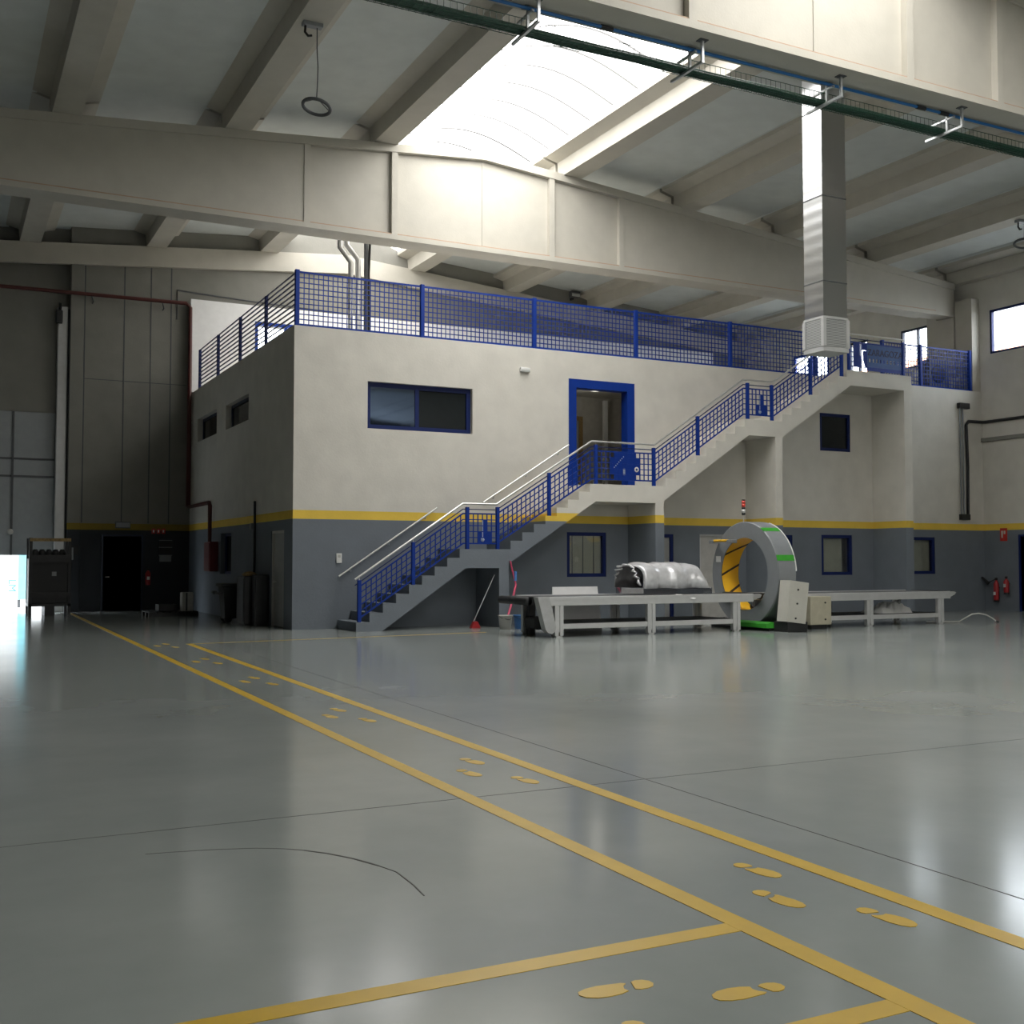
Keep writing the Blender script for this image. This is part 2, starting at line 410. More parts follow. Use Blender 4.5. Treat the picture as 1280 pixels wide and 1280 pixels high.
# back wall (left bay with the sectional door is recessed)
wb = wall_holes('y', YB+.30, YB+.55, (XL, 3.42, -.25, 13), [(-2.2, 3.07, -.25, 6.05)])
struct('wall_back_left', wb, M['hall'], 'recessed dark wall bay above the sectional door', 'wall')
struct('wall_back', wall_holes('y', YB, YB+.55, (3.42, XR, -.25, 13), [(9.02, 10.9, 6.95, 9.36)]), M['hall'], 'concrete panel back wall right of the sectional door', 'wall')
struct('wall_right', wall_holes('x', XR, XR+.25, (YN, YB+.5, -.25, 13),
       [(26.82, 28.02, 8.1, 9.45), (29.55, 30.5, 6.9, 9.45), (31.5, 33.5, 7.2, 9.45), (18.6, 24.36, 8.06, 9.45)]), M['wall'],
       'right side wall with high blue framed windows', 'wall')
struct('wall_left', B(XL-.25, XL, YN, YB+.5, -.25, 13), M['unseen'])
struct('wall_front', wall_holes('y', YN-.25, YN, (XL-.25, XR+.25, -.25, 13), [(9, 28.5, 4.6, 10.2)]), M['unseen'])
o = put('window_front', B(9, 28.5, YN-.2, YN-.15, 4.6, 10.2), M['glow_front']); o['kind'] = 'structure'  # unseen glowing panel added behind the camera as fill light
# wall panel joints on the back wall
jt = MB()
for x in (3.84, 5.0, 5.80, 6.42): jt.box(x-.018, x+.018, YB-.008, YB, 2.72, zb(x)-.6)
for z in (7.15,): jt.box(3.84, 6.9, YB-.006, YB, z-.01, z+.01)
struct('trim_1', jt, M['dgrey'], 'dark vertical joints between the back wall panels', 'panel joint')
# sloping edge beam along the back wall
eb = MB()
xs = [XL, RX, XR]
for a, b in ((XL, RX), (RX, XR)):
    eb.prism([(a, zb(a)-.62), (b, zb(b)-.62), (b, zb(b)+.02), (a, zb(a)+.02)], YB-.16, YB, 'y')
struct('beam_back', eb, M['cream'], 'sloping concrete edge beam along the top of the back wall', 'beam')
struct('column_back', MB().rbox(3.42, 3.80, YB-.13, YB, 0, zb(3.6)-.62, .015), M['hall'], 'slim concrete column right of the sectional door', 'column')

# ------------------------------------------------------------------ roof
PX = [-5.0, -1.4, 2.25, 5.92, 9.52, 14.80, 18.55, 22.15, 25.85, 29.3]
HW = .70
ce = MB()
edges = [(XL-.2, None)]
for i in range(len(PX)-1):
    a, b = PX[i]+HW-.12, PX[i+1]-HW+.12
    if i == 4: continue
    if i == 0: a = XL-.2
    if i == len(PX)-2: b = XR+.2
    za, zc = zb(PX[i]+HW)+.56, zb(PX[i+1]-HW)+.56
    ce.prism([(a, za), (b, zc), (b, zc+.12), (a, za+.12)], YN, YB+.4, 'y')
for x in PX:   # roof sheet over each purlin
    ce.box(x-HW, x+HW, YN, YB+.4, zb(x)+.60, zb(x)+.68)
struct('ceiling', ce, M['roof'], 'grey insulated roof panels between the concrete purlins', 'ceiling')
BAYS = [(-23.5, -11.0), (-11.0, 1.35), (1.35, 13.55), (13.55, 25.75), (25.75, 36.55)]
side = {2.25: 'third purlin left of the skylight', 5.92: 'second purlin left of the skylight', 9.52: 'purlin along the left edge of the skylight',
        14.80: 'purlin along the right edge of the skylight', 18.55: 'second purlin right of the skylight', 22.15: 'third purlin right of the skylight',
        25.85: 'fourth purlin right of the skylight', 29.3: 'purlin against the right wall', -1.4: 'fourth purlin left of the skylight', -5.0: 'purlin against the left wall'}
bayname = {3: 'in the bay between the two big beams', 4: 'behind the far beam above the office terrace', 2: 'in the bay over the camera', 1: 'in the bay behind the camera', 0: 'in the last bay behind the camera'}
for k, (y0, y1) in enumerate(BAYS):
    if k < 2: continue
    for x in PX:
        z = zb(x)
        p = [(x-.29, z), (x+.29, z), (x+.32, z+.40), (x+HW, z+.50), (x+HW, z+.60), (x-HW, z+.60), (x-HW, z+.50), (x-.32, z+.40)]
        struct('purlin_beam', MB().prism(p, y0+.06, y1-.06, 'y'), M['cream'], 'concrete %s %s' % (side[x], bayname[k]), 'beam', 'concrete roof purlins')
# skylights: barrel vaulted daylight sheets on the ridge
for k, (y0, y1) in enumerate(BAYS):
    sk = MB(); a, b = PX[4]+HW-.05, PX[5]-HW+.05; n = 12; v = []
    for y in (y0, y1):
        for i in range(n+1):
            t = i/n; v.append((a+(b-a)*t, y, zb(a)+.58+.55*math.sin(PI*t)))
    sk.add(v, [(i, i+1, n+2+i, n+1+i) for i in range(n)], True)
    o = put('window_%d' % (k+1), sk, M['glow_dim'] if k in (0, 4) else M['glow'], fixn=False); o['kind'] = 'structure'
    if k >= 2:
        o['label'] = 'bright white vaulted ridge skylight ' + bayname[k]; o['category'] = 'skylight'
    # curbs
    cb = MB()
    for x in (a, b): cb.box(x-.04, x+.04, y0, y1, zb(x)+.48, zb(x)+.66)
    struct('trim_%d' % (k+2), cb, M['alu'])

# main beams
def main_beam(y0, label):
    y1 = y0+.68; z0 = 9.40
    t = thing('main_beam', label, 'beam', (RX, y0+.34, z0), 'main roof beams', 'structure')
    top = [(x, zb(x)) for x in (29.05, 20.0, RX, 4.0, -4.7)]
    tl = [(x, z-.22) for x, z in top]
    m = MB()   # web
    m.prism([(-4.7, z0+.1), (29.05, z0+.1)]+[(x, z-.05) for x, z in top], y0+.15, y1-.15, 'y')
    put('web', m, M['cream'], t)
    m = MB()   # solid ends
    for xa, xb in ((-4.7, 7.50), (16.42, 29.05)):
        q = [(xa, z0+.02), (xb, z0+.02), (xb, zb(xb)-.02)]+([(20., zb(20.)-.02)] if xb > 20 else [(4., zb(4.)-.02)])+[(xa, zb(xa)-.02)]
        m.prism(q, y0+.045, y1-.045, 'y')
    put('solid_end', m, M['cream'], t)
    m = MB()
    for i in range(len(top)-1):
        (xa, za), (xb, zc) = top[i], top[i+1]
        m.prism([(xa, za), (xb, zc), (xb, zc-.20), (xa, za-.20)], y0, y1, 'y')
    put('top_flange', m, M['cream'], t)
    m = MB(); m.prism([(-4.7, z0), (27.2, z0), (28.1, z0+.10), (28.5, z0+.33), (28.5, z0+.42), (-4.7, z0+.13)] if False else [(-4.7, z0), (28.0, z0), (28.5, z0+.12), (-4.7, z0+.12)], y0, y1, 'y')
    put('bottom_flange', m, M['cream'], t)
    m = B(-4.7, 28.2, y0+.03, y0+.044, z0+.12, z0+.155)
    put('joint_stain', m, M['peach'], t)['label'] = 'rusty line above the bottom flange'
    for x in (7.56, 9.76, 14.17, 16.33):
        put('stiffener', B(x-.075, x+.075, y0+.02, y1-.02, z0+.12, zb(x)-.2), M['cream'], t)
    put('stiffener', B(RX-.02, RX+.02, y0+.13, y1-.13, z0+.12, zb(RX)-.2), M['cream'], t)
    return t
main_beam(25.40, 'far deep concrete roof beam above the office terrace')
main_beam(13.20, 'near deep concrete roof beam carrying the green cable tray')
main_beam(1.0, 'deep concrete roof beam above the camera')
m = MB(); m.box(29.0, XR, 24.975, 25.38, 0, 6.9); m.box(29.0, XR, 24.74, 25.38, 6.9, 9.88); m.box(28.95, XR, 25.40, 26.10, 0, 9.40); m.box(28.95, XR, 26.1, 26.5, 0, 9.88)
struct('column_right', m, M['cream'], 'concrete column under the right end of the far beam', 'column')

# ------------------------------------------------------------------ office block
YF = 24.70; XO = 7.07
front_holes = [(8.83, 11.53, 4.64, 5.75), (14.24, 16.23, 3.43, 6.21), (14.18, 15.35, 1.14, 2.28), (22.62, 23.79, 4.74, 5.84), (22.63, 23.81, 1.14, 2.30),
               (26.0, 27.18, 1.15, 2.27), (16.5, 17.46, 0, 2.26), (18.32, 19.3, 0, 2.27), (20.6, 21.56, 0, 2.28)]
struct('wall_office_front', wall_holes('y', YF, YF+.26, (XO, XR, 0, 6.85), front_holes), M['wall'], 'cream and grey office front wall with yellow band', 'wall')
side_holes = [(25.40, 26.52, 0, 2.26), (30.66, 31.94, 1.18, 2.32), (32.64, 35.35, 5.23, 5.95), (28.87, 31.5, 5.21, 5.9)]
struct('wall_office_side', wall_holes('x', XO, XO+.26, (YF+.26, YB, 0, 6.85), side_holes), M['wall'], 'shaded left side wall of the office block', 'wall')
struct('floor_terrace', B(XO, XR, YF, YB, 6.851, 6.90), M['wall'], 'roof terrace slab on top of the office block', 'floor')
struct('wall_terrace', wall_holes('y', YB-.35, YB-.1, (XO-.1, 27.5, 6.9, 9.88), [(9.02, 10.9, 6.95, 9.36)]), M['twhite'], 'white rear wall of the roof terrace', 'wall')
# inner enclosure behind the openings
en = MB(); en.box(XO+.26, XR, YF+3.4, YF+3.5, 0, 6.85); en.box(XO+.26, XR, YF+.26, YF+3.4, 3.2, 3.4)
struct('wall_office_inner', en, M['roomw'])
rm = MB()
rm.box(13.9, 14.0, YF+.26, YF+3.4, 3.4, 6.84); rm.box(18.6, 18.7, YF+.26, YF+3.4, 3.4, 6.84); rm.box(14.0, 18.6, YF+.26, YF+3.4, 6.35, 6.45)
struct('wall_corridor', rm, M['roomw'], 'dim room wall seen through the open upper doorway', 'wall')

def win_frame(t, axis, p, a0, a1, z0, z1, w, d, mat, mull=(), name='frame'):
    m = MB()
    def bx(A, A2, Z, Z2):
        m.box(A, A2, p, p+d, Z, Z2) if axis == 'y' else m.box(p, p+d, A, A2, Z, Z2)
    bx(a0, a1, z1-w, z1); bx(a0, a1, z0, z0+w); bx(a0, a0+w, z0+w, z1-w); bx(a1-w, a1, z0+w, z1-w)
    for x in mull: bx(x-w*.45, x+w*.45, z0+w, z1-w)
    return put(name, m, mat, t)

wn = [10]
def window(axis, p, a0, a1, z0, z1, w, d, mat, label, mull=(), panes=None, group=None, cat='window'):
    loc = ((a0+a1)/2, p, z0) if axis == 'y' else (p, (a0+a1)/2, z0)
    wn[0] += 1
    t = thing('window_%d' % wn[0], label, cat, loc, group, 'structure')
    win_frame(t, axis, p, a0, a1, z0, z1, w, d, mat, mull)
    for (A, A2, mt, off, nm) in panes or []:
        q = p+off
        put(nm, B(A, A2, q, q+.012, z0+w*.6, z1-w*.6) if axis == 'y' else B(q, q+.012, A, A2, z0+w*.6, z1-w*.6), mt, t)
    return t
window('y', YF+.12, 8.83, 11.53, 4.64, 5.75, .11, .07, M['dblue'], 'wide blue framed sliding window high on the office front', (10.12,),
       [(8.9, 10.12, M['mirror'], .02, 'left_pane'), (10.12, 11.45, M['bpane'], .045, 'right_pane')])
window('y', YF+.02, 14.18, 15.35, 1.14, 2.28, .09, .1, M['dblue'], 'blue framed window with green blinds under the stair', (),
       [(14.25, 15.28, M['pane'], .04, 'pane'), (14.25, 15.28, M['blind'], .14, 'blind')])
window('y', YF+.02, 22.62, 23.79, 4.74, 5.84, .09, .1, M['dblue'], 'blue framed dark window just under the top landing', (),
       [(22.7, 23.7, M['bpane'], .05, 'pane')])
window('y', YF+.02, 22.63, 23.81, 1.14, 2.30, .09, .1, M['dblue'], 'blue framed window with pale blind right of the wrapping ring', (),
       [(22.7, 23.74, M['pane'], .04, 'pane'), (22.7, 23.55, M['blind'], .14, 'blind')])
window('y', YF+.02, 26.0, 27.18, 1.15, 2.27, .09, .1, M['dblue'], 'blue framed window half hidden by the tall end wall of the stair', (),
       [(26.08, 27.1, M['pane'], .04, 'pane'), (26.08, 27.1, M['blind'], .14, 'blind')])
window('x', XO+.12, 30.66, 31.94, 1.18, 2.32, .08, .08, M['dblue'], 'narrow looking blue window beside the red hose cabinet', (), [(30.7, 31.9, M['bpane'], .04, 'pane')])
window('x', XO+.16, 32.64, 35.35, 5.23, 5.95, .08, .06, M['navy'], 'farther dark upper window in the office side wall', (), [(32.7, 35.3, M['bpane'], .03, 'pane')])
window('x', XO+.16, 28.87, 31.5, 5.21, 5.9, .08, .06, M['navy'], 'nearer dark upper window in the office side wall', (), [(28.9, 31.45, M['bpane'], .03, 'pane')])
window('y', YB-.35, 9.02, 10.9, 6.95, 9.36, .11, .1, M['blue'], 'blue framed bright window in the white terrace wall', (10.05,), [(9.1, 10.8, M['pane'], .05, 'pane')])
rg = 'high windows of the right wall'
window('x', XR+.02, 26.82, 28.02, 8.1, 9.45, .07, .1, M['navy'], 'bright two pane window just left of the right wall column', (27.3,), [(26.85, 28, M['pane'], .05, 'pane')], rg)
window('x', XR+.02, 29.55, 30.5, 6.9, 9.45, .07, .1, M['navy'], 'bright tall window behind the top stair landing', (30.0,), [(29.6, 30.45, M['pane'], .05, 'pane')], rg)
window('x', XR+.02, 31.5, 33.5, 7.2, 9.45, .09, .1, M['blue'], 'bright blue framed window behind the stair rail under the duct', (32.5,), [(31.55, 33.4, M['pane'], .05, 'pane')], rg)
window('x', XR+.02, 18.6, 24.36, 8.06, 9.45, .07, .1, M['dblue'], 'long bright window right of the wall column', (21.4,), [(18.65, 24.3, M['pane'], .05, 'pane')], rg)
t = thing('ceiling_lamp', 'small round ceiling lamp inside the room behind the blue doorway', 'lamp', (16.2, 26.6, 6.33))  # made-up lamp, lifts the dark interior behind the doorway
put('housing', MB().lathe([(.001, 6.35), (.16, 6.35), (.15, 6.28), (.001, 6.27)], (16.2, 26.6, 0), 18), M['white'], t)
pl_ = bpy.data.lights.new('lamp_light', 'POINT'); pl_.energy = 5; pl_.shadow_soft_size = .15; pl_.color = (1, .95, .85)
po = bpy.data.objects.new('lamp_light', pl_); COL.objects.link(po); po.parent = t; po.location = (0, 0, -.25)
wb_ = bpy.data.objects.get('blind')
for x in (14.42, 14.74, 15.06): put('blind_seam', B(x-.012, x+.012, YF+.152, YF+.159, 1.21, 2.21), M['dgrey'], wb_.parent)
# doors
dn = [0]
def door(axis, p, a0, a1, z1, w, d, fmat, lmat, label, z0=0, leaf=True, handle=None):
    dn[0] += 1
    t = thing('door_%d' % dn[0], label, 'door', ((a0+a1)/2, p, z0) if axis == 'y' else (p, (a0+a1)/2, z0), None, 'structure')
    m = MB()
    def bx(mb, A, A2, Z, Z2, q0, q1):
        return mb.box(A, A2, q0, q1, Z, Z2) if axis == 'y' else mb.box(q0, q1, A, A2, Z, Z2)
    bx(m, a0, a1, z1-w, z1, p, p+d); bx(m, a0, a0+w, z0, z1-w, p, p+d); bx(m, a1-w, a1, z0, z1-w, p, p+d)
    put('frame', m, fmat, t)
    if leaf:
        lf = put('leaf', bx(MB(), a0+w, a1-w, z0+.01, z1-w, p+d*.4, p+d*.4+.05), lmat, t)
        if handle is not None:
            hm = MB(); q = p+d*.4
            if axis == 'y': hm.tube([(handle, q, 1.05+z0), (handle, q-.05, 1.05+z0), (handle+.12, q-.05, 1.05+z0)], .012, 6)
            else: hm.tube([(q, handle, 1.05+z0), (q-.05, handle, 1.05+z0), (q-.05, handle+.12, 1.05+z0)], .012, 6)
            put('handle', hm, M['steel'], lf)
    return t
dd = door('y', YF-.02, 14.24, 16.23, 6.21, .22, .30, M['blue'], M['door'], 'open doorway with wide bright blue frame at mid landing', 3.43, leaf=False)
door('y', YF+.02, 16.5, 17.46, 2.26, .09, .12, M['dblue'], M['door'], 'blue framed door half hidden behind the stair landing wall', 0, True, 16.65)
door('y', YF+.02, 18.32, 19.3, 2.27, .05, .12, M['alu'], M['whitep'], 'pale grey door behind the wrapping ring', 0, True, 18.45)
door('y', YF+.02, 20.6, 21.56, 2.28, .09, .12, M['dblue'], M['bpane'], 'blue framed door just right of the wrapping ring', 0, True, 20.75)
door('x', XO+.02, 25.40, 26.52, 2.26, .06, .12, M['whitep'], M['door'], 'grey door in the shaded office side wall', 0, True, 26.3)
door('y', YB-.04, 4.43, 5.66, 2.36, .05, .1, M['navy'], M['navy'], 'dark blue door in the back wall', 0, True, 4.55)
door('x', XR-.04, 22.3, 23.42, 2.35, .06, .1, M['dblue'], M['dblue'], 'dark blue door in the right wall at the frame edge', 0, True, 22.5)
# inner room door and locker edge behind the doorway
door('y', YF+3.3, 15.5, 16.62, 5.75, .12, .1, M['wood'], M['door'], 'inner room door seen through the open blue doorway', 3.4, True)
struct('trim_8', B(17.10, 17.22, YF+2.9, YF+3.0, 3.4, 6.2), M['white'], 'pale upright post inside the room behind the blue doorway', 'post')

# sectional door in the left bay, partly raised
dn[0] += 1
t = thing('door_%d' % dn[0], 'big grey sectional door at far left raised above head height', 'door', (.4, YB+.42, 1.72), None, 'structure')
m = MB()
for k in range(5):
    z0 = 1.72+k*.868; put('panel', B(-2.2, 3.08, YB+.30, YB+.36, z0, z0+.869), M['shutter'], t)
for x in (-.6, .65, 1.90): put('stile', B(x-.03, x+.03, YB+.27, YB+.30, 1.72, 6.05), M['dgrey'], t)
for z in (4.10, 4.63): put('rail', B(-2.2, 3.06, YB+.27, YB+.30, z-.03, z+.03), M['dgrey'], t)
put('knob', MB().lathe([(.001, 0), (.09, 0), (.09, -.06), (.001, -.06)], (1.87, YB+.27, 2.42), 12, 'y'), M['whitep'], t)
t = thing('door_track', 'pale upright track cover beside the sectional door', 'door track', (3.25, YB, 0))
put('cover', MB().rbox(3.08, 3.36, YB+.02, YB+.30, 0, 9.32, .02), M['alu'], t)
put('edge_strip', B(3.365, 3.415, YB+.02, YB+.28, 0, 9.25), M['black'], t)
for z in (8.98,): put('motor', MB().rbox(3.0, 3.2, YB-.14, YB+.02, z-.2, z+.2, .03), M['black'], t)
put('chain_pulley', MB().lathe([(.001, -.04), (.11, -.04), (.11, .04), (.001, .04)], (3.12, YB-.06, 9.3), 12, 'x'), M['black'], t)

# ------------------------------------------------------------------ staircase
YS = 23.43; YW = YF-.004
FL = [(8.14, .31, 9, 0.0, 1.82), (11.93, .31, 8, 1.82, 3.43), (16.33, .3175, 9, 3.43, 5.30), (20.13, .3325, 8, 5.30, 6.88)]
soff = [[(8.75, 0), (10.62, 1.28)], [(11.93, 1.52), (14.10, 2.895)], [(16.33, 3.10), (18.87, 4.785)], [(20.13, 4.87), (22.4575, 6.36)]]
st = thing('staircase', 'long straight concrete staircase climbing the office front to the terrace', 'staircase', (16, 24.05, 0))
def stair_z(x):
    z = 0
    for x0, run, n, za, zc in FL:
        for i in range(n):
            if x >= x0+run*i-1e-6: z = za+(zc-za)*(i+1)/n
    return z
for (x0, run, n, za, zc), sf in zip(FL, soff):
    r = (zc-za)/n; poly = []
    for i in range(n):
        poly += [(x0+run*i, za+r*i), (x0+run*i, za+r*(i+1))]
    xl = x0+run*(n-1)
    poly += [sf[1], sf[0]]
    # sides as fan-friendly strips: build the flight from one column per tread
    mb = MB()
    def soffit(x):
        (xa, z_a), (xb, z_b) = sf
        return max(0, z_a+(z_b-z_a)*(x-xa)/(xb-xa)) if x > xa else (0 if za == 0 else z_a)
    for i in range(n-1):
        a, b = x0+run*i, x0+run*(i+1); h = za+r*(i+1)
        pts = [(a, soffit(a))]
        if za == 0 and a < sf[0][0] < b: pts.append((sf[0][0], 0))
        pts += [(b, soffit(b)), (b, h), (a, h)]
        mb.prism(pts, YS, YW, 'y')
    put('flight', mb, M['stair'], st)
LAND = [[(10.62, 1.82), (11.93, 1.82), (11.93, 1.52), (11.88, 1.49), (11.88, 1.38), (10.77, 1.38), (10.62, 1.28)],
        [(14.10, 3.43), (16.33, 3.43), (16.33, 3.10), (16.28, 3.07), (16.28, 3.0), (14.27, 3.0), (14.10, 2.895)],
        [(18.87, 5.30), (20.13, 5.30), (20.13, 4.87), (19.0, 4.87), (18.87, 4.785)],
        [(22.4575, 6.88), (24.94, 6.88), (24.94, 6.45), (22.59, 6.45), (22.4575, 6.36)]]
for p in LAND: put('landing', MB().prism(p, YS, YW, 'y'), M['stair'], st)
for a, b, h in ((11.63, 11.88, 1.385), (16.02, 16.28, 3.005), (19.90, 20.13, 4.875), (24.64, 24.94, 6.455)):
    put('support_wall', B(a, b, YS, YW, 0, h), M['stair'], st)

# stair railing
YR = 23.50
KN = [(8.13, .09), (10.73, 1.82), (11.59, 1.82), (14.19, 3.43), (16.05, 3.43), (18.88, 5.30), (19.88, 5.30), (22.34, 6.88), (24.72, 6.88)]
def bz(x):
    for (a, za), (b, zc) in zip(KN, KN[1:]):
        if x <= b: return za+(zc-za)*(x-a)/(b-a)
    return KN[-1][1]
rl = thing('stair_railing', 'bright blue lattice railing along the open side of the staircase', 'railing', (16, YR, 0))
POSTS = [8.23, 9.50, 10.84, 11.62, 13.0, 14.31, 16.02, 17.39, 19.02, 19.84, 21.2, 22.34, 22.62, 24.69]
for x in POSTS:
    p = put('post', MB().rbox(x-.04, x+.04, YR-.04, YR+.04, stair_z(x), bz(x)+.97, .008), M['blue'], rl)
    put('handrail_stem', MB().tube([(x, YR, bz(x)+.95), (x, YR, bz(x)+1.04)], .008, 6), M['steel'], p)
def lattice(xa, xb, fill=None, bw=.021):
    mb = MB(); n = max(1, round((xb-xa)/.122)); rows = 5
    ks = [xa]+[k[0] for k in KN if xa < k[0] < xb]+[xb]
    for i in range(n+1):
        x = xa+(xb-xa)*i/n; mb.box(x-bw/2, x+bw/2, YR-.011, YR+.011, bz(x)+.13, bz(x)+.82)
    for r in range(rows+1):
        z = .13+.69*r/rows; h = .034 if r in (0, rows) else bw
        for a, b in zip(ks, ks[1:]): mb.bar((a, YR, bz(a)+z), (b, YR, bz(b)+z), .026, h)
    if fill:
        for i in range(n):
            for r in range(rows):
                if fill(i, r, n):
                    a, b = xa+(xb-xa)*i/n, xa+(xb-xa)*(i+1)/n; z0 = .13+.69*(rows-1-r)/rows
                    mb.box(a, b, YR-.006, YR+.006, bz(a)+z0, bz(a)+z0+.69/rows)
    return mb
def spade(i, r, n):
    c = n//2
    return (i == c and r >= 1) or (abs(i-c) <= 1 and r >= 3 and 0 < i < n-1)
def bigplate(i, r, n):
    if i in (3, 9): return 1 <= r <= 3
    return 3 < i < 9
for a, b in zip(POSTS, POSTS[1:]):
    if abs(a-22.34) < .01 or abs(a-22.62) < .01: continue
    f = spade if a in (10.84, 19.02) else bigplate if a == 14.31 else None
    lp = put('lattice_panel', lattice(a+.04, b-.04, f), M['blue'], rl)
    if f is spade:
        c = (a+b)/2; z = bz(c)
        put('inlay', MB().box(c-.012, c+.012, YR-.012, YR-.007, z+.24, z+.69).lathe([(.001, -.012), (.055, -.012), (.055, -.007), (.001, -.007)], (c, YR, z+.22), 5, 'y'), M['inlay'], lp)
    if f is bigplate:
        im = MB()
        for k in range(7): im.box(14.83+k*.045, 14.855+k*.045, YR-.012, YR-.007, bz(15)+.42+k*.045, bz(15)+.45+k*.045)
        im.box(15.10, 15.16, YR-.012, YR-.007, bz(15)+.25, bz(15)+.42)
        put('lettering', im, M['inlay'], lp)  # row of pale dashes and a short bar, not letters
        put('ring_inlay', MB().lathe([(.03, -.016), (.065, -.016), (.065, -.007), (.03, -.007), (.03, -.016)], (15.50, YR, bz(15)+.40), 14, 'y'), M['white'], lp)
# top landing panel: plate with cut-outs, row of small openings, lettering
tp = MB(); x0, x1 = 22.66, 24.65; zz = 6.88
for x in (22.66, 22.80, 24.65): tp.box(x-.011, x+.011, YR-.011, YR+.011, zz+.13, zz+.82)
for r in range(6): tp.box(22.66, 22.80, YR-.011, YR+.011, zz+.12+.138*r, zz+.145+.138*r)
tp.box(22.66, 24.65, YR-.012, YR+.012, zz+.80, zz+.84); tp.box(22.66, 23.30, YR-.012, YR+.012, zz+.12, zz+.15); tp.box(23.3, 24.65, YR-.012, YR+.012, zz+.05, zz+.15)
# plate around an arrow shaped opening
tp.box(22.80, 23.08, YR-.006, YR+.006, zz+.15, zz+.45); tp.box(22.80, 23.02, YR-.006, YR+.006, zz+.45, zz+.80)
tp.box(23.10, 23.30, YR-.006, YR+.006, zz+.62, zz+.80)
tp.prism([(23.15, zz+.60), (23.30, zz+.62), (23.30, zz+.15), (23.22, zz+.15), (23.15, zz+.33)], YR-.006, YR+.006, 'y')
tpo = put('cutout_panel', tp, M['blue'], rl)
sg = MB(); sg.box(23.30, 24.65, YR-.006, YR+.006, zz+.40, zz+.80)
for i in range(10):
    x = 23.30+.135*i; sg.box(x, x+.075, YR-.006, YR+.006, zz+.30, zz+.40)
sg.box(23.30, 24.65, YR-.006, YR+.006, zz+.15, zz+.30)
sgo = put('name_plate', sg, M['lblue'], rl); sgo['label'] = 'lighter blue plate with city name'
def text(body, loc, size, mat, parent, rot=(PI/2, 0, 0), ext=.004, sx=1., name='lettering'):
    cu = bpy.data.curves.new('t', 'FONT'); cu.body = body; cu.size = size; cu.extrude = ext; cu.align_x = 'CENTER'; cu.align_y = 'CENTER'
    tmp = bpy.data.objects.new('t', cu); COL.objects.link(tmp)
    dg = bpy.context.evaluated_depsgraph_get(); me = bpy.data.meshes.new_from_object(tmp.evaluated_get(dg))
    bpy.data.objects.remove(tmp); bpy.data.curves.remove(cu)
    o = bpy.data.objects.new(name, me); me.materials.clear(); me.materials.append(mat); COL.objects.link(o)
    off = Vector((0, 0, 0)); p = parent
    while p is not None: off += p.location; p = p.parent
    o.location = Vector(loc)-off; o.rotation_euler = rot; o.scale = (sx, 1, 1); o.parent = parent
    return o
text('ZARAGOZA', (23.99, YR-.010, zz+.575), .27, M['dletter'], sgo, sx=.92)
put('middle_rail', MB().tube([(x, YR, z+.92) for x, z in KN], .013, 6), M['dblue'], rl)
put('handrail', MB().tube([(x, YR, z+1.05) for x, z in KN], .024, 8), M['steel'], rl)['label'] = 'stainless steel handrail'
# wall handrails
for (a, za), (b, zc), lab in (((8.12, 1.19), (10.55, 2.81), 'lower'), ((11.78, 2.97), (14.18, 4.49), 'upper')):
    t = thing('wall_handrail', 'stainless wall handrail beside the %s stair flight' % ('lowest' if lab == 'lower' else 'second'), 'handrail', (a, 24.6, za), 'stainless wall handrails')
    put('rail', MB().tube([(a, 24.60, za), (b, 24.60, zc)], .024, 8), M['steel'], t)
    for f in (.12, .5, .88):
        x, z = a+(b-a)*f, za+(zc-za)*f
        put('bracket', MB().tube([(x, 24.60, z), (x, 24.61, z-.07), (x, 24.70, z-.07)], .01, 6), M['galv'], t)

# ------------------------------------------------------------------ terrace railing
def grid_panel(xa, xb, y, z0, z1, pitch=.1145, bw=.020):
    mb = MB(); n = round((xb-xa)/pitch); r = round((z1-z0)/.118)
    for i in range(n+1):
        x = xa+(xb-xa)*i/n; mb.box(x-bw/2, x+bw/2, y-.006, y+.006, z0, z1)
    for j in range(r+1):
        z = z0+(z1-z0)*j/r; h = .045 if j in (0, r) else bw; mb.box(xa, xb, y-.012, y+.012, z-h/2, z+h/2)
    return mb
def terrace_rail(label, xs, loc):
    t = thing('terrace_railing', label, 'railing', loc)
    for x in xs: put('post', MB().rbox(x-.05, x+.05, 24.74, 24.84, 6.90, 8.20, .01), M['blue'], t)
    for a, b in zip(xs, xs[1:]): put('lattice_panel', grid_panel(a+.05, b-.05, 24.79, 6.94, 8.15), M['blue'], t)
    return t
terrace_rail('long blue lattice railing along the front edge of the roof terrace', [7.15, 10.23, 13.29, 16.35, 19.47, 22.55], (7.2, 24.79, 6.9))
terrace_rail('short blue lattice railing right of the top landing', [25.2, 26.78, 28.92], (25.2, 24.79, 6.9))
t = thing('terrace_railing', 'blue railing of horizontal bars along the left terrace edge', 'railing', (7.15, 30, 6.9))
ys = [35.5, 32.9, 30.2, 27.5, 24.90]
for y in ys[:-1]: put('post', MB().rbox(7.11, 7.19, y-.04, y+.04, 6.90, 8.16, .01), M['dblue'], t)
for a, b in zip(ys, ys[1:]):
    mb = MB()
    for j in range(11):
        z = 6.95+.12*j; mb.box(7.135, 7.165, b+.04, a-.04, z-.013, z+.013)
    put('bar_panel', mb, M['dblue'], t)

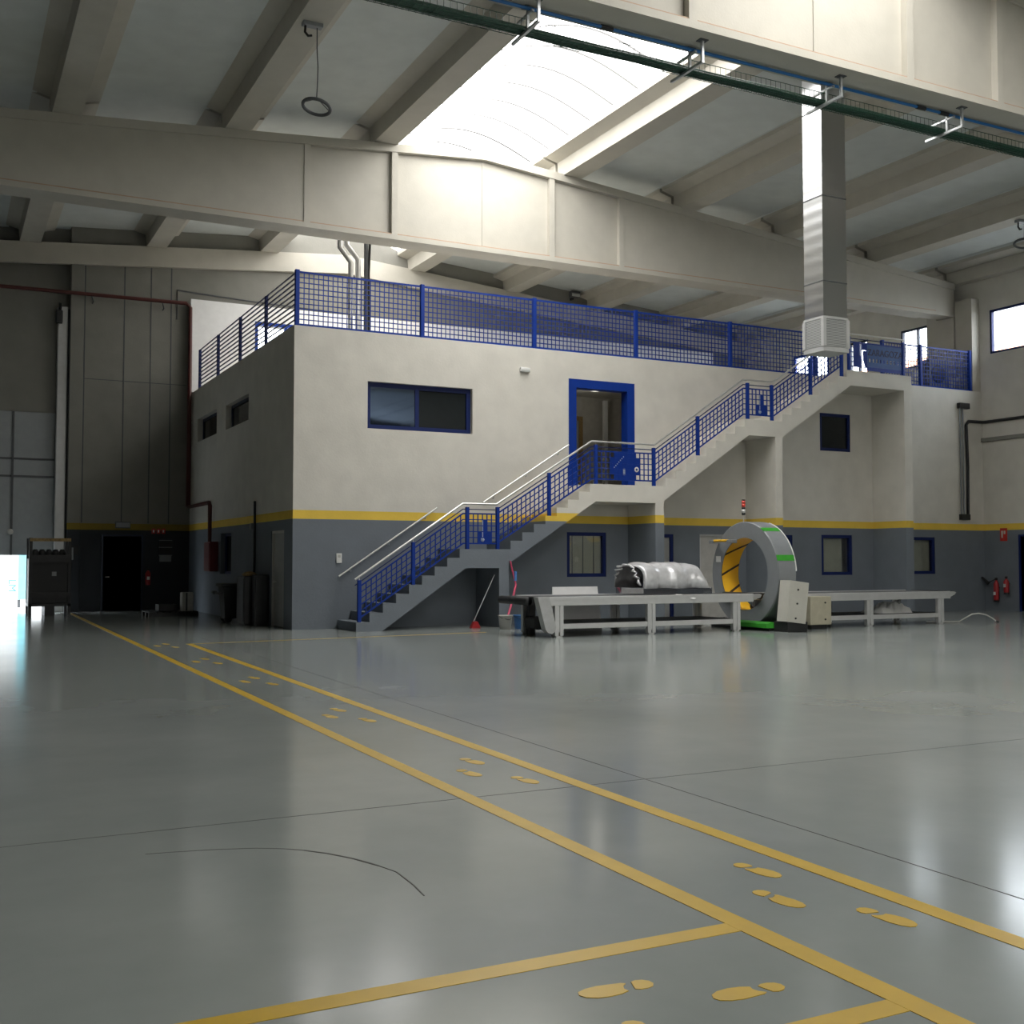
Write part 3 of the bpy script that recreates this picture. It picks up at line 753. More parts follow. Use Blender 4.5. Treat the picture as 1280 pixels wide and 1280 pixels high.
# ------------------------------------------------------------------ things on the terrace
t = thing('silver_vent_pipe', 'left one of two bright silver vent pipes rising from the terrace', 'pipe', (9.52, 28, 6.9), 'silver terrace vent pipes')
put('tube', MB().tube([(9.52, 28, 6.9), (9.52, 28, 9.42), (9.22, 28, 9.78), (9.20, 28, 12.0)], .065, 12), M['silver'], t)
t = thing('silver_vent_pipe', 'right one of two bright silver vent pipes rising from the terrace', 'pipe', (9.72, 28, 6.9), 'silver terrace vent pipes')
put('tube', MB().tube([(9.72, 28, 6.9), (9.72, 28, 9.52), (9.40, 28, 9.88), (9.36, 28, 12.0)], .07, 12), M['silver'], t)
t = thing('cable_duct', 'dark vertical cable duct right of the silver vent pipes', 'cable duct', (10.0, 28, 6.9))
put('trunk', MB().rbox(9.90, 9.99, 27.95, 28.05, 6.9, 12.0, .01), M['dgrey'], t)
put('cable', MB().tube([(10.04, 28, 12), (10.05, 27.98, 10.2), (10.02, 28, 9.2), (10.03, 28, 7.6), (10.2, 27.9, 7.05), (10.6, 27.8, 7.3), (11.0, 27.8, 7.15), (11.2, 27.8, 6.93)], .035, 8), M['black'], t)
t = thing('coiled_hose', 'black hose lying behind the terrace railing near the silver pipes', 'hose', (10.4, 26.6, 6.9))
put('tube', MB().tube([(8.9, 26.4, 7.25), (9.1, 26.5, 7.1), (9.35, 26.6, 6.95), (9.6, 26.6, 6.97), (9.9, 26.5, 7.2), (10.3, 26.6, 7.27), (10.8, 26.6, 7.2), (10.95, 26.6, 7.0), (10.6, 26.5, 6.94), (10.2, 26.4, 7.02), (10.0, 26.5, 6.93)], .03, 8), M['black'], t)
t = thing('air_conditioner', 'grey air conditioning unit behind the short terrace railing', 'air conditioner', (28.1, 25.6, 6.9))
put('body', MB().rbox(27.6, 28.5, 25.2, 25.55, 6.98, 7.9, .03), M['dgrey'], t)
put('fan_grille', MB().lathe([(.02, 0), (.3, 0), (.3, -.02), (.27, -.03), (.02, -.03)], (28.0, 25.2, 7.45), 20, 'y'), M['black'], t)
for x in (27.7, 28.4): put('foot', B(x-.04, x+.04, 25.2, 25.55, 6.90, 6.98), M['black'], t)
t = thing('floodlight', 'small dark floodlight on the back edge beam above the terrace railing', 'floodlight', (21.1, YB-.3, 11.4))
put('housing', MB().rbox(20.9, 21.3, YB-.42, YB-.22, 11.45, 11.68, .02), M['dgrey'], t)
put('lens', B(20.93, 21.27, YB-.43, YB-.42, 11.47, 11.58), M['lamp'], t)
put('arm', B(21.07, 21.13, YB-.22, YB, 11.40, 11.48), M['dark'], t)
t = thing('emergency_lamp', 'small white emergency lamp beside the upper blue doorway', 'lamp', (12.95, YF-.04, 6.27))
put('housing', MB().rbox(12.82, 13.09, YF-.08, YF, 6.27, 6.38, .012), M['white'], t)
put('diffuser', B(12.84, 13.07, YF-.087, YF-.08, 6.285, 6.33), M['lamp'], t)
t = thing('wall_socket', 'white socket plate on the grey wall left of the stair foot', 'socket', (8.16, YF-.02, 1.5))
put('plate', MB().rbox(8.09, 8.22, YF-.03, YF, 1.50, 1.72, .008), M['white'], t)
put('rocker', B(8.125, 8.185, YF-.036, YF-.03, 1.62, 1.69), M['whitep'], t)

# ------------------------------------------------------------------ hanging duct
DX0, DX1, DY0, DY1 = 15.70, 16.33, 17.0, 17.55
t = thing('hanging_air_duct', 'shiny sheet metal air duct hanging vertically above the top stair flight', 'air duct', (16, 17.3, 5.8))
put('shaft', B(DX0, DX1, DY0, DY1, 5.82, zb(16)+.6), M['duct'], t)
for z in (8.92, 7.18, 10.72): put('seam', B(DX0-.008, DX1+.008, DY0-.008, DY1+.008, z-.012, z+.012), M['dgrey'], t)
hd = MB(); hd.box(DX0-.02, DX1+.02, DY0-.02, DY1+.02, 5.76, 5.85); hd.box(DX0-.015, DX1+.015, DY0-.015, DY1+.015, 6.42, 6.47)
for x in (DX0, DX1):
    for y in (DY0, DY1): hd.box(x-.035 if x == DX0 else x-.04, x+.04 if x == DX0 else x+.035, y-.035 if y == DY0 else y-.04, y+.04 if y == DY0 else y+.035, 5.85, 6.42)
put('outlet_frame', hd, M['alu'], t)
put('grille', B(DX0-.012, DX0-.001, DY0+.05, DY1-.05, 5.87, 6.41), M['louv'], t)
put('grille', B(DX0+.05, DX1-.05, DY0-.012, DY0-.001, 5.87, 6.41), M['louv'], t)

# ------------------------------------------------------------------ cable tray, blue pipe, brackets under the near beam
t = thing('cable_tray', 'dark green wire cable tray slung under the near beam', 'cable tray', (12, 13.95, 9.1))
mb = MB()
for y, z in ((13.80, 9.24), (13.80, 9.12), (13.9, 9.105), (14.0, 9.105), (14.1, 9.12), (14.1, 9.24)): mb.tube([(1.5, y, z), (21, y, z)], .006, 5)
for i in range(195):
    x = 1.5+.1*i; mb.tube([(x, 13.80, 9.24), (x, 13.80, 9.115), (x, 13.82, 9.10), (x, 14.08, 9.10), (x, 14.10, 9.115), (x, 14.10, 9.24)], .0045, 4, False)
put('wire_basket', mb, M['tgreen'], t)
for y, z, r in ((14.045, 9.155, .045), (13.97, 9.145, .036), (14.03, 9.225, .035), (13.905, 9.135, .026)):
    put('cable', MB().tube([(1.5+i*.65, y+.006*math.sin(i*2.1+z*50), z+.006*math.sin(i*1.7)) for i in range(31)], r, 8), M['tgreen'], t)
t = thing('compressed_air_pipe', 'thin blue compressed air pipe under the near beam', 'pipe', (12, 13.69, 9.35))
put('tube', MB().tube([(1.5, 13.69, 9.345), (21, 13.69, 9.345)], .026, 10), M['pipeblue'], t)
for x in (8.55, 14.9, 15.45): put('coupling', MB().tube([(x-.1, 13.69, 9.345), (x+.1, 13.69, 9.345)], .037, 10), M['black'], t)
ORD = ['first', 'second', 'third', 'fourth']
place = ['nearest the left end of the skylight', 'at the right edge of the skylight', 'above the hanging air duct', 'right of the hanging air duct']
for k, x in enumerate((7.29, 10.10, 12.86, 15.63)):
    t = thing('tray_bracket', 'galvanised cable tray bracket %s' % place[k], 'bracket', (x, 13.7, 9.05), 'cable tray brackets')
    for y in (13.46, 13.78):
        put('post', B(x-.02, x+.02, y-.02, y+.02, 9.09, 9.40), M['galv'], t)
        put('base_plate', B(x-.075, x+.075, y-.06, y+.06, 9.388, 9.40), M['dgrey'], t)
    put('arm', B(x-.022, x+.022, 13.44, 14.26, 9.05, 9.09), M['galv'], t)
    put('pipe_arm', B(x-.02, x+.02, 13.62, 14.20, 9.285, 9.315), M['galv'], t)

# ------------------------------------------------------------------ pendant ring lamps
def ring_lamp(x, y, label, zr, zt):
    t = thing('ring_lamp', label, 'lamp', (x, y, zr), 'round pendant lamps')
    rg_ = MB(); n = 28
    pts = [(x+.25*math.cos(2*PI*i/n), y+.25*math.sin(2*PI*i/n), zr+.06*math.cos(2*PI*i/n+2.6)) for i in range(n+1)]
    put('ring', MB().tube(pts, .032, 8, False), M['dgrey'], t)
    put('diffuser', MB().lathe([(.001, .0), (.225, .0), (.225, .012), (.001, .012)], (x, y, zr-.004), 24), M['lamp'], t) if False else None
    put('yoke', MB().tube([(x-.24, y, zr+.05), (x-.05, y, zr+.13), (x, y, zr+.14), (x+.05, y, zr+.13), (x+.24, y, zr-.03)], .009, 6), M['dgrey'], t)
    put('cord', MB().tube([(x, y, zr+.14), (x+.015, y, zr+.5), (x+.02, y, zr+.75), (x, y, zr+1.1), (x, y, zt)], .011, 6), M['dgrey'], t)
    put('ceiling_mount', MB().rbox(x-.28, x+.10, y-.08, y+.08, zt-.02, zt+.06, .015), M['mgrey'], t)
    put('hook', MB().tube([(x-.22, y, zt), (x-.23, y, zt-.14), (x-.17, y, zt-.2), (x-.1, y, zt-.18)], .022, 8), M['black'], t)
    return t
ring_lamp(6.02, 19.7, 'round ring lamp hanging on a cord left of the skylight', 9.90, 11.40)
ring_lamp(26.0, 20.4, 'ring lamp cut by the right edge of the photo under the roof', 10.14, 10.70)

# ------------------------------------------------------------------ conveyors
def conveyor(x0, x1, legs, label, ztop=.82):
    y0, y1 = 19.80, 21.30
    t = thing('belt_conveyor', label, 'conveyor', ((x0+x1)/2, 20.55, 0), 'belt conveyors either side of the ring')
    for ya, yb in ((y0, y0+.06), (y1-.06, y1)):
        m = MB().rbox(x0, x1, ya, yb, ztop-.18, ztop, .008)
        for zz_ in (ztop-.05,): m.box(x0, x1, ya-.006 if ya == y0 else yb, ya if ya == y0 else yb+.006, zz_-.012, zz_+.012)
        put('side_rail', m, M['alu'], t)
    put('belt', B(x0+.02, x1-.02, y0+.06, y1-.06, ztop-.06, ztop-.012), M['dgrey'], t)
    put('bed', B(x0+.02, x1-.02, y0+.06, y1-.06, ztop-.16, ztop-.07), M['alu'], t)
    for x in legs:
        for y in (y0, y1-.10):
            lm = MB().rbox(x-.10, x-.015, y, y+.10, .03, ztop-.18, .006); lm.rbox(x+.015, x+.10, y, y+.10, .03, ztop-.18, .006)
            lm.box(x-.015, x+.015, y+.02, y+.08, .10, ztop-.18); lm.box(x-.07, x+.07, y+.01, y+.09, 0, .03)
            put('leg', lm, M['alu'], t)
    for y in (y0+.01, y1-.09):
        put('lower_beam', B(legs[0]+.1, legs[-1]-.1, y, y+.08, .17, .27), M['alu'], t)
    put('shelf', B(legs[0], legs[-1], y0+.09, y1-.09, .245, .275), M['dark'], t)
    return t
cv = conveyor(10.96, 16.15, [11.19, 13.43, 15.68], 'light grey belt conveyor left of the wrapping ring')
put('end_roller', MB().lathe([(.001, -.62), (.085, -.62), (.085, .62), (.001, .62)], (10.66, 20.75, .73), 20, 'y'), M['black'], cv)
put('end_belt', B(10.66, 10.96, 20.13, 21.2, .645, .815), M['black'], cv)
put('drive_guard', MB().prism([(10.66, .82), (10.93, .82), (11.08, .22), (11.06, .13), (10.99, .08), (10.90, .10), (10.84, .17)], 19.74, 19.92, 'y'), M['mgrey2'], cv)
put('motor', MB().rbox(10.85, 11.25, 20.2, 20.7, .14, .40, .04), M['black'], cv)
put('foot', MB().rbox(11.14, 11.29, 21.0, 21.15, 0, .65, .01), M['dark'], cv)
put('end_bracket', MB().prism([(16.10, .66), (16.36, .73), (16.40, .79), (16.34, .81), (16.10, .80)], 19.82, 19.87, 'y'), M['steel'], cv)
put('discharge_roller', MB().lathe([(.001, -.66), (.07, -.66), (.07, .66), (.001, .66)], (16.42, 20.55, .76), 16, 'y'), M['black'], cv)
cv2 = conveyor(17.10, 22.30, [17.42, 19.63, 21.97], 'light grey belt conveyor right of the wrapping ring', .80)
put('end_bracket', MB().prism([(22.25, .64), (22.46, .71), (22.52, .77), (22.44, .79), (22.25, .78)], 19.82, 19.87, 'y'), M['steel'], cv2)
put('discharge_roller', MB().lathe([(.001, -.66), (.06, -.66), (.06, .66), (.001, .66)], (22.5, 20.55, .74), 16, 'y'), M['black'], cv2)
put('junction_box', MB().rbox(17.52, 18.14, 19.50, 19.79, .10, .74, .015), M['beige'], cv2)
put('junction_stand', B(17.60, 18.05, 19.56, 19.76, 0, .10), M['dark'], cv2)
put('latch', MB().lathe([(.001, 0), (.02, 0), (.02, -.02), (.001, -.02)], (17.95, 19.5, .6), 10, 'y').lathe([(.001, 0), (.02, 0), (.02, -.02), (.001, -.02)], (17.95, 19.5, .22), 10, 'y'), M['black'], cv2)

# wrapping ring
RYc, RZc, Ro, Ri, RX0, RX1 = 20.50, 1.25, 1.20, .83, 16.45, 16.95
t = thing('wrapping_machine', 'large grey ring shaped stretch wrapping machine between the two conveyors', 'wrapping machine', (16.7, 20.5, 0))
def ann(r0, r1, xa, xb, n=64):
    return MB().lathe([(r0, xa), (r0, xb), (r1, xb), (r1, xa), (r0, xa)], (0, RYc, RZc), n, 'x')
bm_ = MB(); n = 64
prof = [(Ri, RX0+.0), (Ro-.02, RX0), (Ro, RX0+.02), (Ro, RX1-.02), (Ro-.02, RX1), (Ri, RX1)]
ro = MB()
for (ra, xa), (rb, xb) in zip(prof, prof[1:]):
    v = []; 
    for j in range(n):
        a = 2*PI*j/n; v.append((xa, RYc+ra*math.cos(a), RZc+ra*math.sin(a)))
    for j in range(n):
        a = 2*PI*j/n; v.append((xb, RYc+rb*math.cos(a), RZc+rb*math.sin(a)))
    ro.add(v, [(j, (j+1) % n, n+(j+1) % n, n+j) for j in range(n)], abs(xa-xb) > .1)
ring = put('ring_housing', ro, M['mgrey'], t, fixn=False)
lin = MB(); v = []
for x in (RX0+.01, RX1-.01):
    for j in range(n): a = 2*PI*j/n; v.append((x, RYc+(Ri-.004)*math.cos(a), RZc+(Ri-.004)*math.sin(a)))
lin.add(v, [(j, n+j, n+(j+1) % n, (j+1) % n) for j in range(n)], True)
put('inner_lining', lin, M['lining'], ring, fixn=False)['label'] = 'yellow inner lining with black stripes'
edge = [(RX1, RYc+(Ro-.005)*math.cos(a), RZc+(Ro-.005)*math.sin(a)) for a in [PI*(.5+.5*k/16) for k in range(17)]]
put('edge_trim', MB().tube([(RX1-.005, RYc-(Ro+.0)*math.cos(b), RZc+(Ro)*math.sin(b)) for b in [PI*.02+PI*.40*k/20 for k in range(21)]], .015, 6), M['white'], ring)  # white tube paints the highlight on the rear rim
for th in (57, 17.8):
    a0, a1 = math.radians(180-th-3.2), math.radians(180-th+3.2); g = MB()
    R1, R0 = Ro+.006, Ro-.01
    pl = [(RYc+r*math.cos(a), RZc+r*math.sin(a)) for r, a in ((R0, a0), (R1, a0), (R1, a1), (R0, a1))]
    put('green_marker', g.prism(pl, RX0-.004, RX1+.004, 'x'), M['green'], ring)
put('label_plate', B(RX0-.012, RX0-.001, 21.36, 21.52, 1.52, 1.66), M['white'], ring)
put('film_arm', MB().tube([(16.30, 21.42, 2.02), (16.30, 20.88, 2.02)], .028, 8), M['yellow'], t)
put('arm_bracket', MB().rbox(16.26, 16.45, 21.40, 21.56, 1.96, 2.04, .01).rbox(16.26, 16.45, 20.74, 20.9, 1.96, 2.04, .01), M['mgrey'], t)
put('base', MB().rbox(16.30, 17.15, 19.45, 21.55, 0, .06, .01), M['dark'], t)
put('base_skirt', MB().prism([(16.20, .07), (16.36, .07), (16.36, .20), (16.20, .16)], 19.42, 20.7, 'y').box(16.36, 17.1, 19.40, 19.5, .07, .19), M['green'], t)
rot = Matrix.Rotation(math.radians(-7), 3, 'Y')
cabm = MB().box(16.40, 16.92, 18.93, 19.27, .20, 1.10, Matrix.Rotation(math.radians(7), 3, 'Y'))
cb_ = put('control_cabinet', cabm, M['offw'], t)
kn = MB()
for x, z in ((16.66, .92), (16.58, .30), (16.63, .62)): kn.lathe([(.001, 0), (.02, 0), (.02, -.02), (.001, -.02)], (x, 18.93, z), 10, 'y')
put('knob', kn, M['black'], cb_)
put('cabinet_stand', MB().rbox(16.38, 16.95, 18.95, 19.42, 0, .22, .02), M['black'], t)
sp = put('signal_pole', MB().tube([(16.45, 20.5, 2.44), (16.45, 20.5, 2.60)], .012, 8), M['steel'], t)
for z0, z1, mt in ((2.60, 2.66, 'black'), (2.66, 2.73, 'white'), (2.73, 2.78, 'black'), (2.78, 2.86, 'redlens'), (2.86, 2.93, 'redlens'), (2.93, 2.96, 'dark')):
    put('signal_lens' if mt in ('white', 'redlens') else 'signal_collar', MB().lathe([(.001, z0), (.042, z0), (.042, z1), (.001, z1)], (16.45, 20.5, 0), 14), M[mt], sp)

# wrapped parcel on the conveyor
t = thing('wrapped_parcel', 'silver film wrapped tunnel shaped parcel on the left conveyor', 'parcel', (14.2, 20.5, .82))
NX, NP = 26, 22; v = []; mb = MB()
for i in range(NX+1):
    u = i/NX; x = 13.34+1.80*u
    endr = max(0, (u-.83)/.17); endl = max(0, (.12-u)/.12)
    h = .655*(1-.93*endr)*(1-.10*endl)
    for j in range(NP+1):
        s = j/NP; ang = PI*s; cx = -math.cos(ang); sx = math.sin(ang)
        y = 20.55+.55*(abs(cx)**.55)*(1 if cx > 0 else -1)*(1+.06*math.sin(5*u*PI))
        z = .955+(h-.11)*(max(0, sx)**.48)*(1+.018*math.sin(u*16))
        w = .014*math.sin(u*44+s*3)+.012*math.sin(u*71-s*4)+.006*math.sin(u*23+s*19)
        v.append((x+.02*math.sin(s*11), y-w*abs(cx), z+w*sx))
f = [(i*(NP+1)+j, (i+1)*(NP+1)+j, (i+1)*(NP+1)+j+1, i*(NP+1)+j+1) for i in range(NX) for j in range(NP)]
mb.add(v, f, True); wr = put('film_wrap', mb, M['film'], t)
so = wr.modifiers.new('thick', 'SOLIDIFY'); so.thickness = .006
put('contents', MB().rbox(13.46, 14.30, 20.10, 21.0, .822, .93, .02), M['brown'], t)
put('contents', MB().rbox(14.36, 15.02, 20.10, 21.0, .822, .93, .02), M['mgrey'], t)
sk_ = MB()
for a in ((13.36, 15.16, 20.0, 20.012), (13.36, 15.16, 21.088, 21.10), (13.36, 13.372, 20.0, 21.1), (15.148, 15.16, 20.0, 21.1)): sk_.box(*a, .822, .965)
put('clear_skirt', sk_, M['clear'], t)
fr = MB()
for k in range(9):
    a = .3+.26*k; fr.tube([(13.33+.02*math.sin(k*3), 20.55-.5*math.cos(a), .84+.62*math.sin(a)), (13.24+.05*math.sin(k*5), 20.55-.56*math.cos(a+.1), .86+.60*math.sin(a+.1)), (13.30, 20.55-.5*math.cos(a+.2), .84+.62*math.sin(a+.2))], .022, 5)
put('loose_film_edge', fr, M['film'], t)
put('film_tail', MB().add([(14.15, 19.98, .832), (14.30, 19.97, .83), (14.55, 19.76, .75), (14.48, 19.76, .73)], [(0, 1, 2, 3)]).add([(14.15, 19.98, .826), (14.30, 19.97, .824), (14.55, 19.755, .744), (14.48, 19.755, .724)], [(3, 2, 1, 0)]), M['white'], t)
# boards leaning behind the conveyor
rotb = Matrix.Rotation(math.radians(-6), 3, 'X')
t = thing('white_board', 'large white board leaning behind the left conveyor', 'board', (12.5, 21.45, .28))
put('panel', MB().prism([(11.88, .0), (13.16, .0), (13.04, .98), (11.90, .98)], 21.36, 21.385, 'y'), M['twhite'], t)
t = thing('crumpled_sheet', 'crumpled white plastic sheet on the right conveyor shelf', 'plastic sheet', (20.9, 20.6, .275))
mb = MB(); v = []; n1, n2 = 14, 10
for i in range(n1+1):
    for j in range(n2+1):
        a, b = i/n1, j/n2
        e = min(a, 1-a, b, 1-b)*4; hgt = .25*min(1, e)**.6
        v.append((20.25+1.1*a+.03*math.sin(17*b), 20.1+.7*b, .278+hgt*(.75+.25*math.sin(9*a+4*b))+.03*min(1, e)*math.sin(31*a-22*b)))
mb.add(v, [(i*(n2+1)+j, (i+1)*(n2+1)+j, (i+1)*(n2+1)+j+1, i*(n2+1)+j+1) for i in range(n1) for j in range(n2)])
put('sheet', mb, M['white'], t)
t = thing('air_hose', 'pale hose arching off the floor right of the conveyors', 'hose', (23.3, 19.9, 0))
put('tube', MB().tube([(22.1, 20.4, .02), (22.6, 20.2, .02), (22.9, 20.07, .025), (23.05, 20.0, .12), (23.2, 19.94, .205), (23.36, 19.87, .225), (23.52, 19.78, .19), (23.65, 19.71, .11), (23.74, 19.66, .03)], .016, 8), M['whitep'], t)
put('fitting', MB().tube([(23.73, 19.665, .035), (23.79, 19.63, .018)], .022, 8), M['black'], t)

# ------------------------------------------------------------------ cleaning things
def bucket(x, y, r, h, mat, label, grp='cleaning buckets'):
    t = thing('bucket', label, 'bucket', (x, y, 0), grp)
    put('body', MB().lathe([(.001, .004), (r*.78, 0), (r*.98, h), (r*1.06, h), (r*1.06, h-.02), (r*1.0, h-.025)], (x, y, 0), 20).lathe([(r*.95, h-.002), (r*.76, .02), (.001, .02)], (x, y, 0), 20), mat, t)
    put('handle', MB().tube([(x-r, y, h-.02), (x-r*.8, y-r*.5, h-.06), (x, y-r*1.12, h-.10), (x+r*.8, y-r*.5, h-.06), (x+r, y, h-.02)], .006, 6), M['dgrey'], t)
    return t
bucket(11.45, 22.75, .165, .32, M['whitep'], 'whitish bucket at the foot of the first stair support')
bucket(11.80, 22.72, .145, .32, M['bluep'], 'blue bucket beside the whitish bucket')
t = thing('mop', 'pink mop standing in the whitish bucket against the stair support', 'mop', (11.45, 22.75, .03))
put('handle', MB().tube([(11.45, 22.75, .10), (11.80, 23.1, .60), (12.0, 23.3, 1.0)], .028, 8), M['pink'], t)
put('grip', MB().tube([(12.0, 23.3, 1.0), (11.97, 23.36, 1.2), (11.90, 23.39, 1.55)], .02, 8), M['pink'], t)
put('mop_head', MB().lathe([(.001, .16), (.05, .15), (.10, .08), (.11, .035), (.001, .03)], (11.45, 22.75, .03), 14), M['dgrey'], t)
put('blue_clip', MB().tube([(12.0, 23.33, 1.08), (12.02, 23.36, 1.3)], .04, 8), M['bluep'], t)
t = thing('broom', 'broom with red head leaning on the wall under the first landing', 'broom', (11.05, 23.45, 0))
put('handle', MB().tube([(11.02, 23.56, .12), (11.62, 23.66, 1.22)], .013, 8), M['galv'], t)
put('head', MB().prism([(10.96, .07), (11.13, .07), (11.09, .15), (11.0, .15)], 23.45, 23.55, 'y'), M['red'], t)
put('bristles', MB().prism([(10.93, 0), (11.16, 0), (11.13, .07), (10.96, .07)], 23.44, 23.56, 'y'), M['red'], t)
t = thing('spray_bottle', 'small yellow bottle on the floor by the blue bucket', 'bottle', (12.02, 22.62, 0))
put('body', MB().lathe([(.001, 0), (.05, 0), (.05, .11), (.02, .15), (.02, .18), (.001, .18)], (12.02, 22.62, 0), 14), M['yellow'], t)
put('cap', MB().lathe([(.001, .18), (.022, .18), (.022, .21), (.001, .21)], (12.02, 22.62, 0), 10), M['white'], t)

# ------------------------------------------------------------------ along the office side wall
t = thing('hose_cabinet', 'red fire hose cabinet on the shaded office side wall', 'hose cabinet', (6.95, 32.6, 1.25))
cbx = put('body', MB().rbox(6.82, 7.065, 32.22, 32.95, 1.25, 2.09, .015), M['dcab'], t)
put('door', B(6.805, 6.82, 32.26, 32.91, 1.29, 2.05), M['dcab'], t)
t = thing('fire_main_pipe', 'dark red water pipe running from the back wall down to the hose cabinet', 'pipe', (6.9, 36, 2.1))
put('tube', MB().tube([(-1.5, 36.15, 9.66), (6.83, 36.15, 9.73), (6.96, 36.12, 9.6), (6.96, 36.12, 3.26), (6.95, 35.9, 3.24), (6.95, 32.95, 3.24), (6.95, 32.85, 3.14), (6.95, 32.85, 2.09)], .055, 10), M['dred'], t)
for x in (4.0, 6.1): put('pipe_clamp', MB().tube([(x, 36.15, 9.66), (x+.06, 36.25, 9.52), (x+.06, YB-.004, 9.50)], .02, 6), M['dgrey'], t)
t = thing('wheeled_bin', 'black wheeled bin against the office side wall', 'bin', (6.6, 28.6, 0))
put('body', MB().add([(6.40, 28.35, .10), (6.80, 28.35, .10), (6.80, 28.80, .10), (6.40, 28.80, .10), (6.34, 28.28, .90), (6.86, 28.28, .90), (6.86, 28.88, .90), (6.34, 28.88, .90)],
    [(0, 3, 2, 1), (4, 5, 6, 7), (0, 1, 5, 4), (1, 2, 6, 5), (2, 3, 7, 6), (3, 0, 4, 7)]), M['black'], t)
put('lid', MB().rbox(6.28, 6.90, 28.24, 28.92, .90, .98, .02), M['black'], t)
put('handle', MB().tube([(6.22, 28.4, .72), (6.18, 28.4, .76), (6.18, 28.75, .76), (6.22, 28.75, .72)], .03, 8).box(6.2, 6.36, 28.38, 28.42, .70, .76).box(6.2, 6.36, 28.73, 28.77, .70, .76), M['black'], t)
for y in (28.36, 28.80): put('wheel', MB().lathe([(.001, -.03), (.10, -.03), (.10, .03), (.001, .03)], (6.48, y, .10), 14, 'y'), M['dark'], t)
t = thing('tool_cabinet', 'tall dark cabinet with yellow items on top beside the wheeled bin', 'cabinet', (6.8, 27.3, 0))
put('body', MB().rbox(6.55, 7.0, 27.0, 27.75, .02, 1.18, .02), M['dark'], t)
put('door', B(6.535, 6.55, 27.04, 27.71, .08, 1.12), M['black'], t)
put('base', B(6.58, 6.98, 27.03, 27.72, 0, .02), M['black'], t)
t = thing('yellow_bag', 'crumpled yellow bag on top of the dark cabinet', 'bag', (6.7, 27.3, 1.18))
put('cloth', MB().lathe([(.001, 1.18), (.16, 1.181), (.19, 1.22), (.12, 1.27), (.05, 1.29), (.001, 1.285)], (6.76, 27.35, 0), 9), M['wood'], t)
t = thing('dark_locker', 'low dark locker between the cabinet and the grey side door', 'locker', (6.85, 26.75, 0))
put('body', MB().rbox(6.72, 7.04, 26.6, 26.95, .02, 1.22, .02), M['dark'], t)
put('plinth', B(6.74, 7.02, 26.62, 26.93, 0, .02), M['black'], t)
t = thing('black_conduit', 'thin black conduit up the office side wall above the dark cabinet', 'conduit', (7.04, 28.8, 1.2))
put('tube', MB().tube([(7.035, 28.0, 1.18), (7.035, 28.0, 3.05)], .03, 8), M['black'], t)
put('junction_box', MB().rbox(6.98, 7.065, 28.12, 28.3, 2.35, 2.5, .01), M['mgrey'], t)
# pallet with a box near the back wall
t = thing('pallet', 'low dark pallet on the floor right of the back door', 'pallet', (5.9, 32.9, 0))
for y in (32.3, 32.85, 33.4): put('runner', B(5.2, 6.55, y, y+.12, 0, .10), M['dark'], t)
for k in range(7): put('deck_board', B(5.2+k*.195, 5.36+k*.195, 32.25, 33.57, .10, .13), M['dark'], t)
t = thing('white_drum', 'small pale canister box on the dark pallet', 'canister', (6.3, 32.6, .13))
put('body', MB().rbox(6.12, 6.44, 32.45, 32.8, .13, .66, .03), M['whitep'], t)
put('strap', B(6.22, 6.27, 32.443, 32.45, .14, .65), M['dgrey'], t)
t = thing('machine_parts_box', 'dark open box of parts on the pallet beside the canister', 'box', (5.7, 32.8, .13))
bx_ = MB()
bx_.box(5.5, 6.0, 32.5, 33.1, .13, .15)
for a in ((5.5, 5.52, 32.5, 33.1), (5.98, 6.0, 32.5, 33.1), (5.5, 6.0, 32.5, 32.52), (5.5, 6.0, 33.08, 33.1)): bx_.box(*a, .13, .32)
put('box_body', bx_, M['dark'], t)
t = thing('wall_conduit', 'thin conduit along the back wall just above the white terrace wall', 'conduit', (6.6, YB-.02, 9.3))
put('tube', MB().tube([(6.6, YB-.02, 9.25), (6.6, YB-.02, 10.18), (9.0, YB-.02, 10.08), (12.4, YB-.02, 10.0)], .02, 6), M['dgrey'], t)
t = thing('call_box', 'small dark box on the slim back column beside the steel rack', 'wall box', (3.62, YB-.2, 1.7))
put('body', MB().rbox(3.50, 3.74, YB-.23, YB-.13, 1.72, 2.02, .015), M['black'], t)
put('handset', MB().rbox(3.52, 3.60, YB-.26, YB-.23, 1.58, 1.95, .01), M['mgrey'], t)
# things on the back wall
t = thing('exit_sign', 'unlit exit sign above the dark blue back door', 'sign', (5.04, YB-.05, 2.56))
put('box', MB().rbox(4.82, 5.27, YB-.07, YB, 2.56, 2.76, .01), M['dgrey'], t)
put('face', B(4.84, 5.25, YB-.075, YB-.07, 2.585, 2.735), M['mgrey'], t)
for k, (x, lab) in enumerate(((5.97, 'left'), (6.12, 'middle'), (6.27, 'right'))):
    t = thing('fire_sign', 'small red fire sign, %s one of three right of the back door' % lab, 'sign', (x, YB-.01, 2.4), 'red fire signs on the back wall')
    put('plate', B(x-.055, x+.055, YB-.012, YB, 2.40, 2.56), M['sred'], t)
    put('pictogram', B(x-.022, x+.022, YB-.016, YB-.012, 2.44, 2.52), M['white'], t)
for k, (z, mt, lab) in enumerate(((1.99, 'black', 'upper dark'), (1.77, 'black', 'lower dark'), (1.52, 'mgrey', 'grey'))):
    t = thing('notice_board', '%s notice panel on the back wall right of the door' % lab, 'notice panel', (6.35, YB-.01, z), 'notice panels on the back wall')
    put('panel', B(6.16, 6.52, YB-.025, YB, z, z+.19), M[mt], t)
    put('rim', B(6.14, 6.54, YB-.03, YB, z+.19, z+.215), M['mgrey'], t)
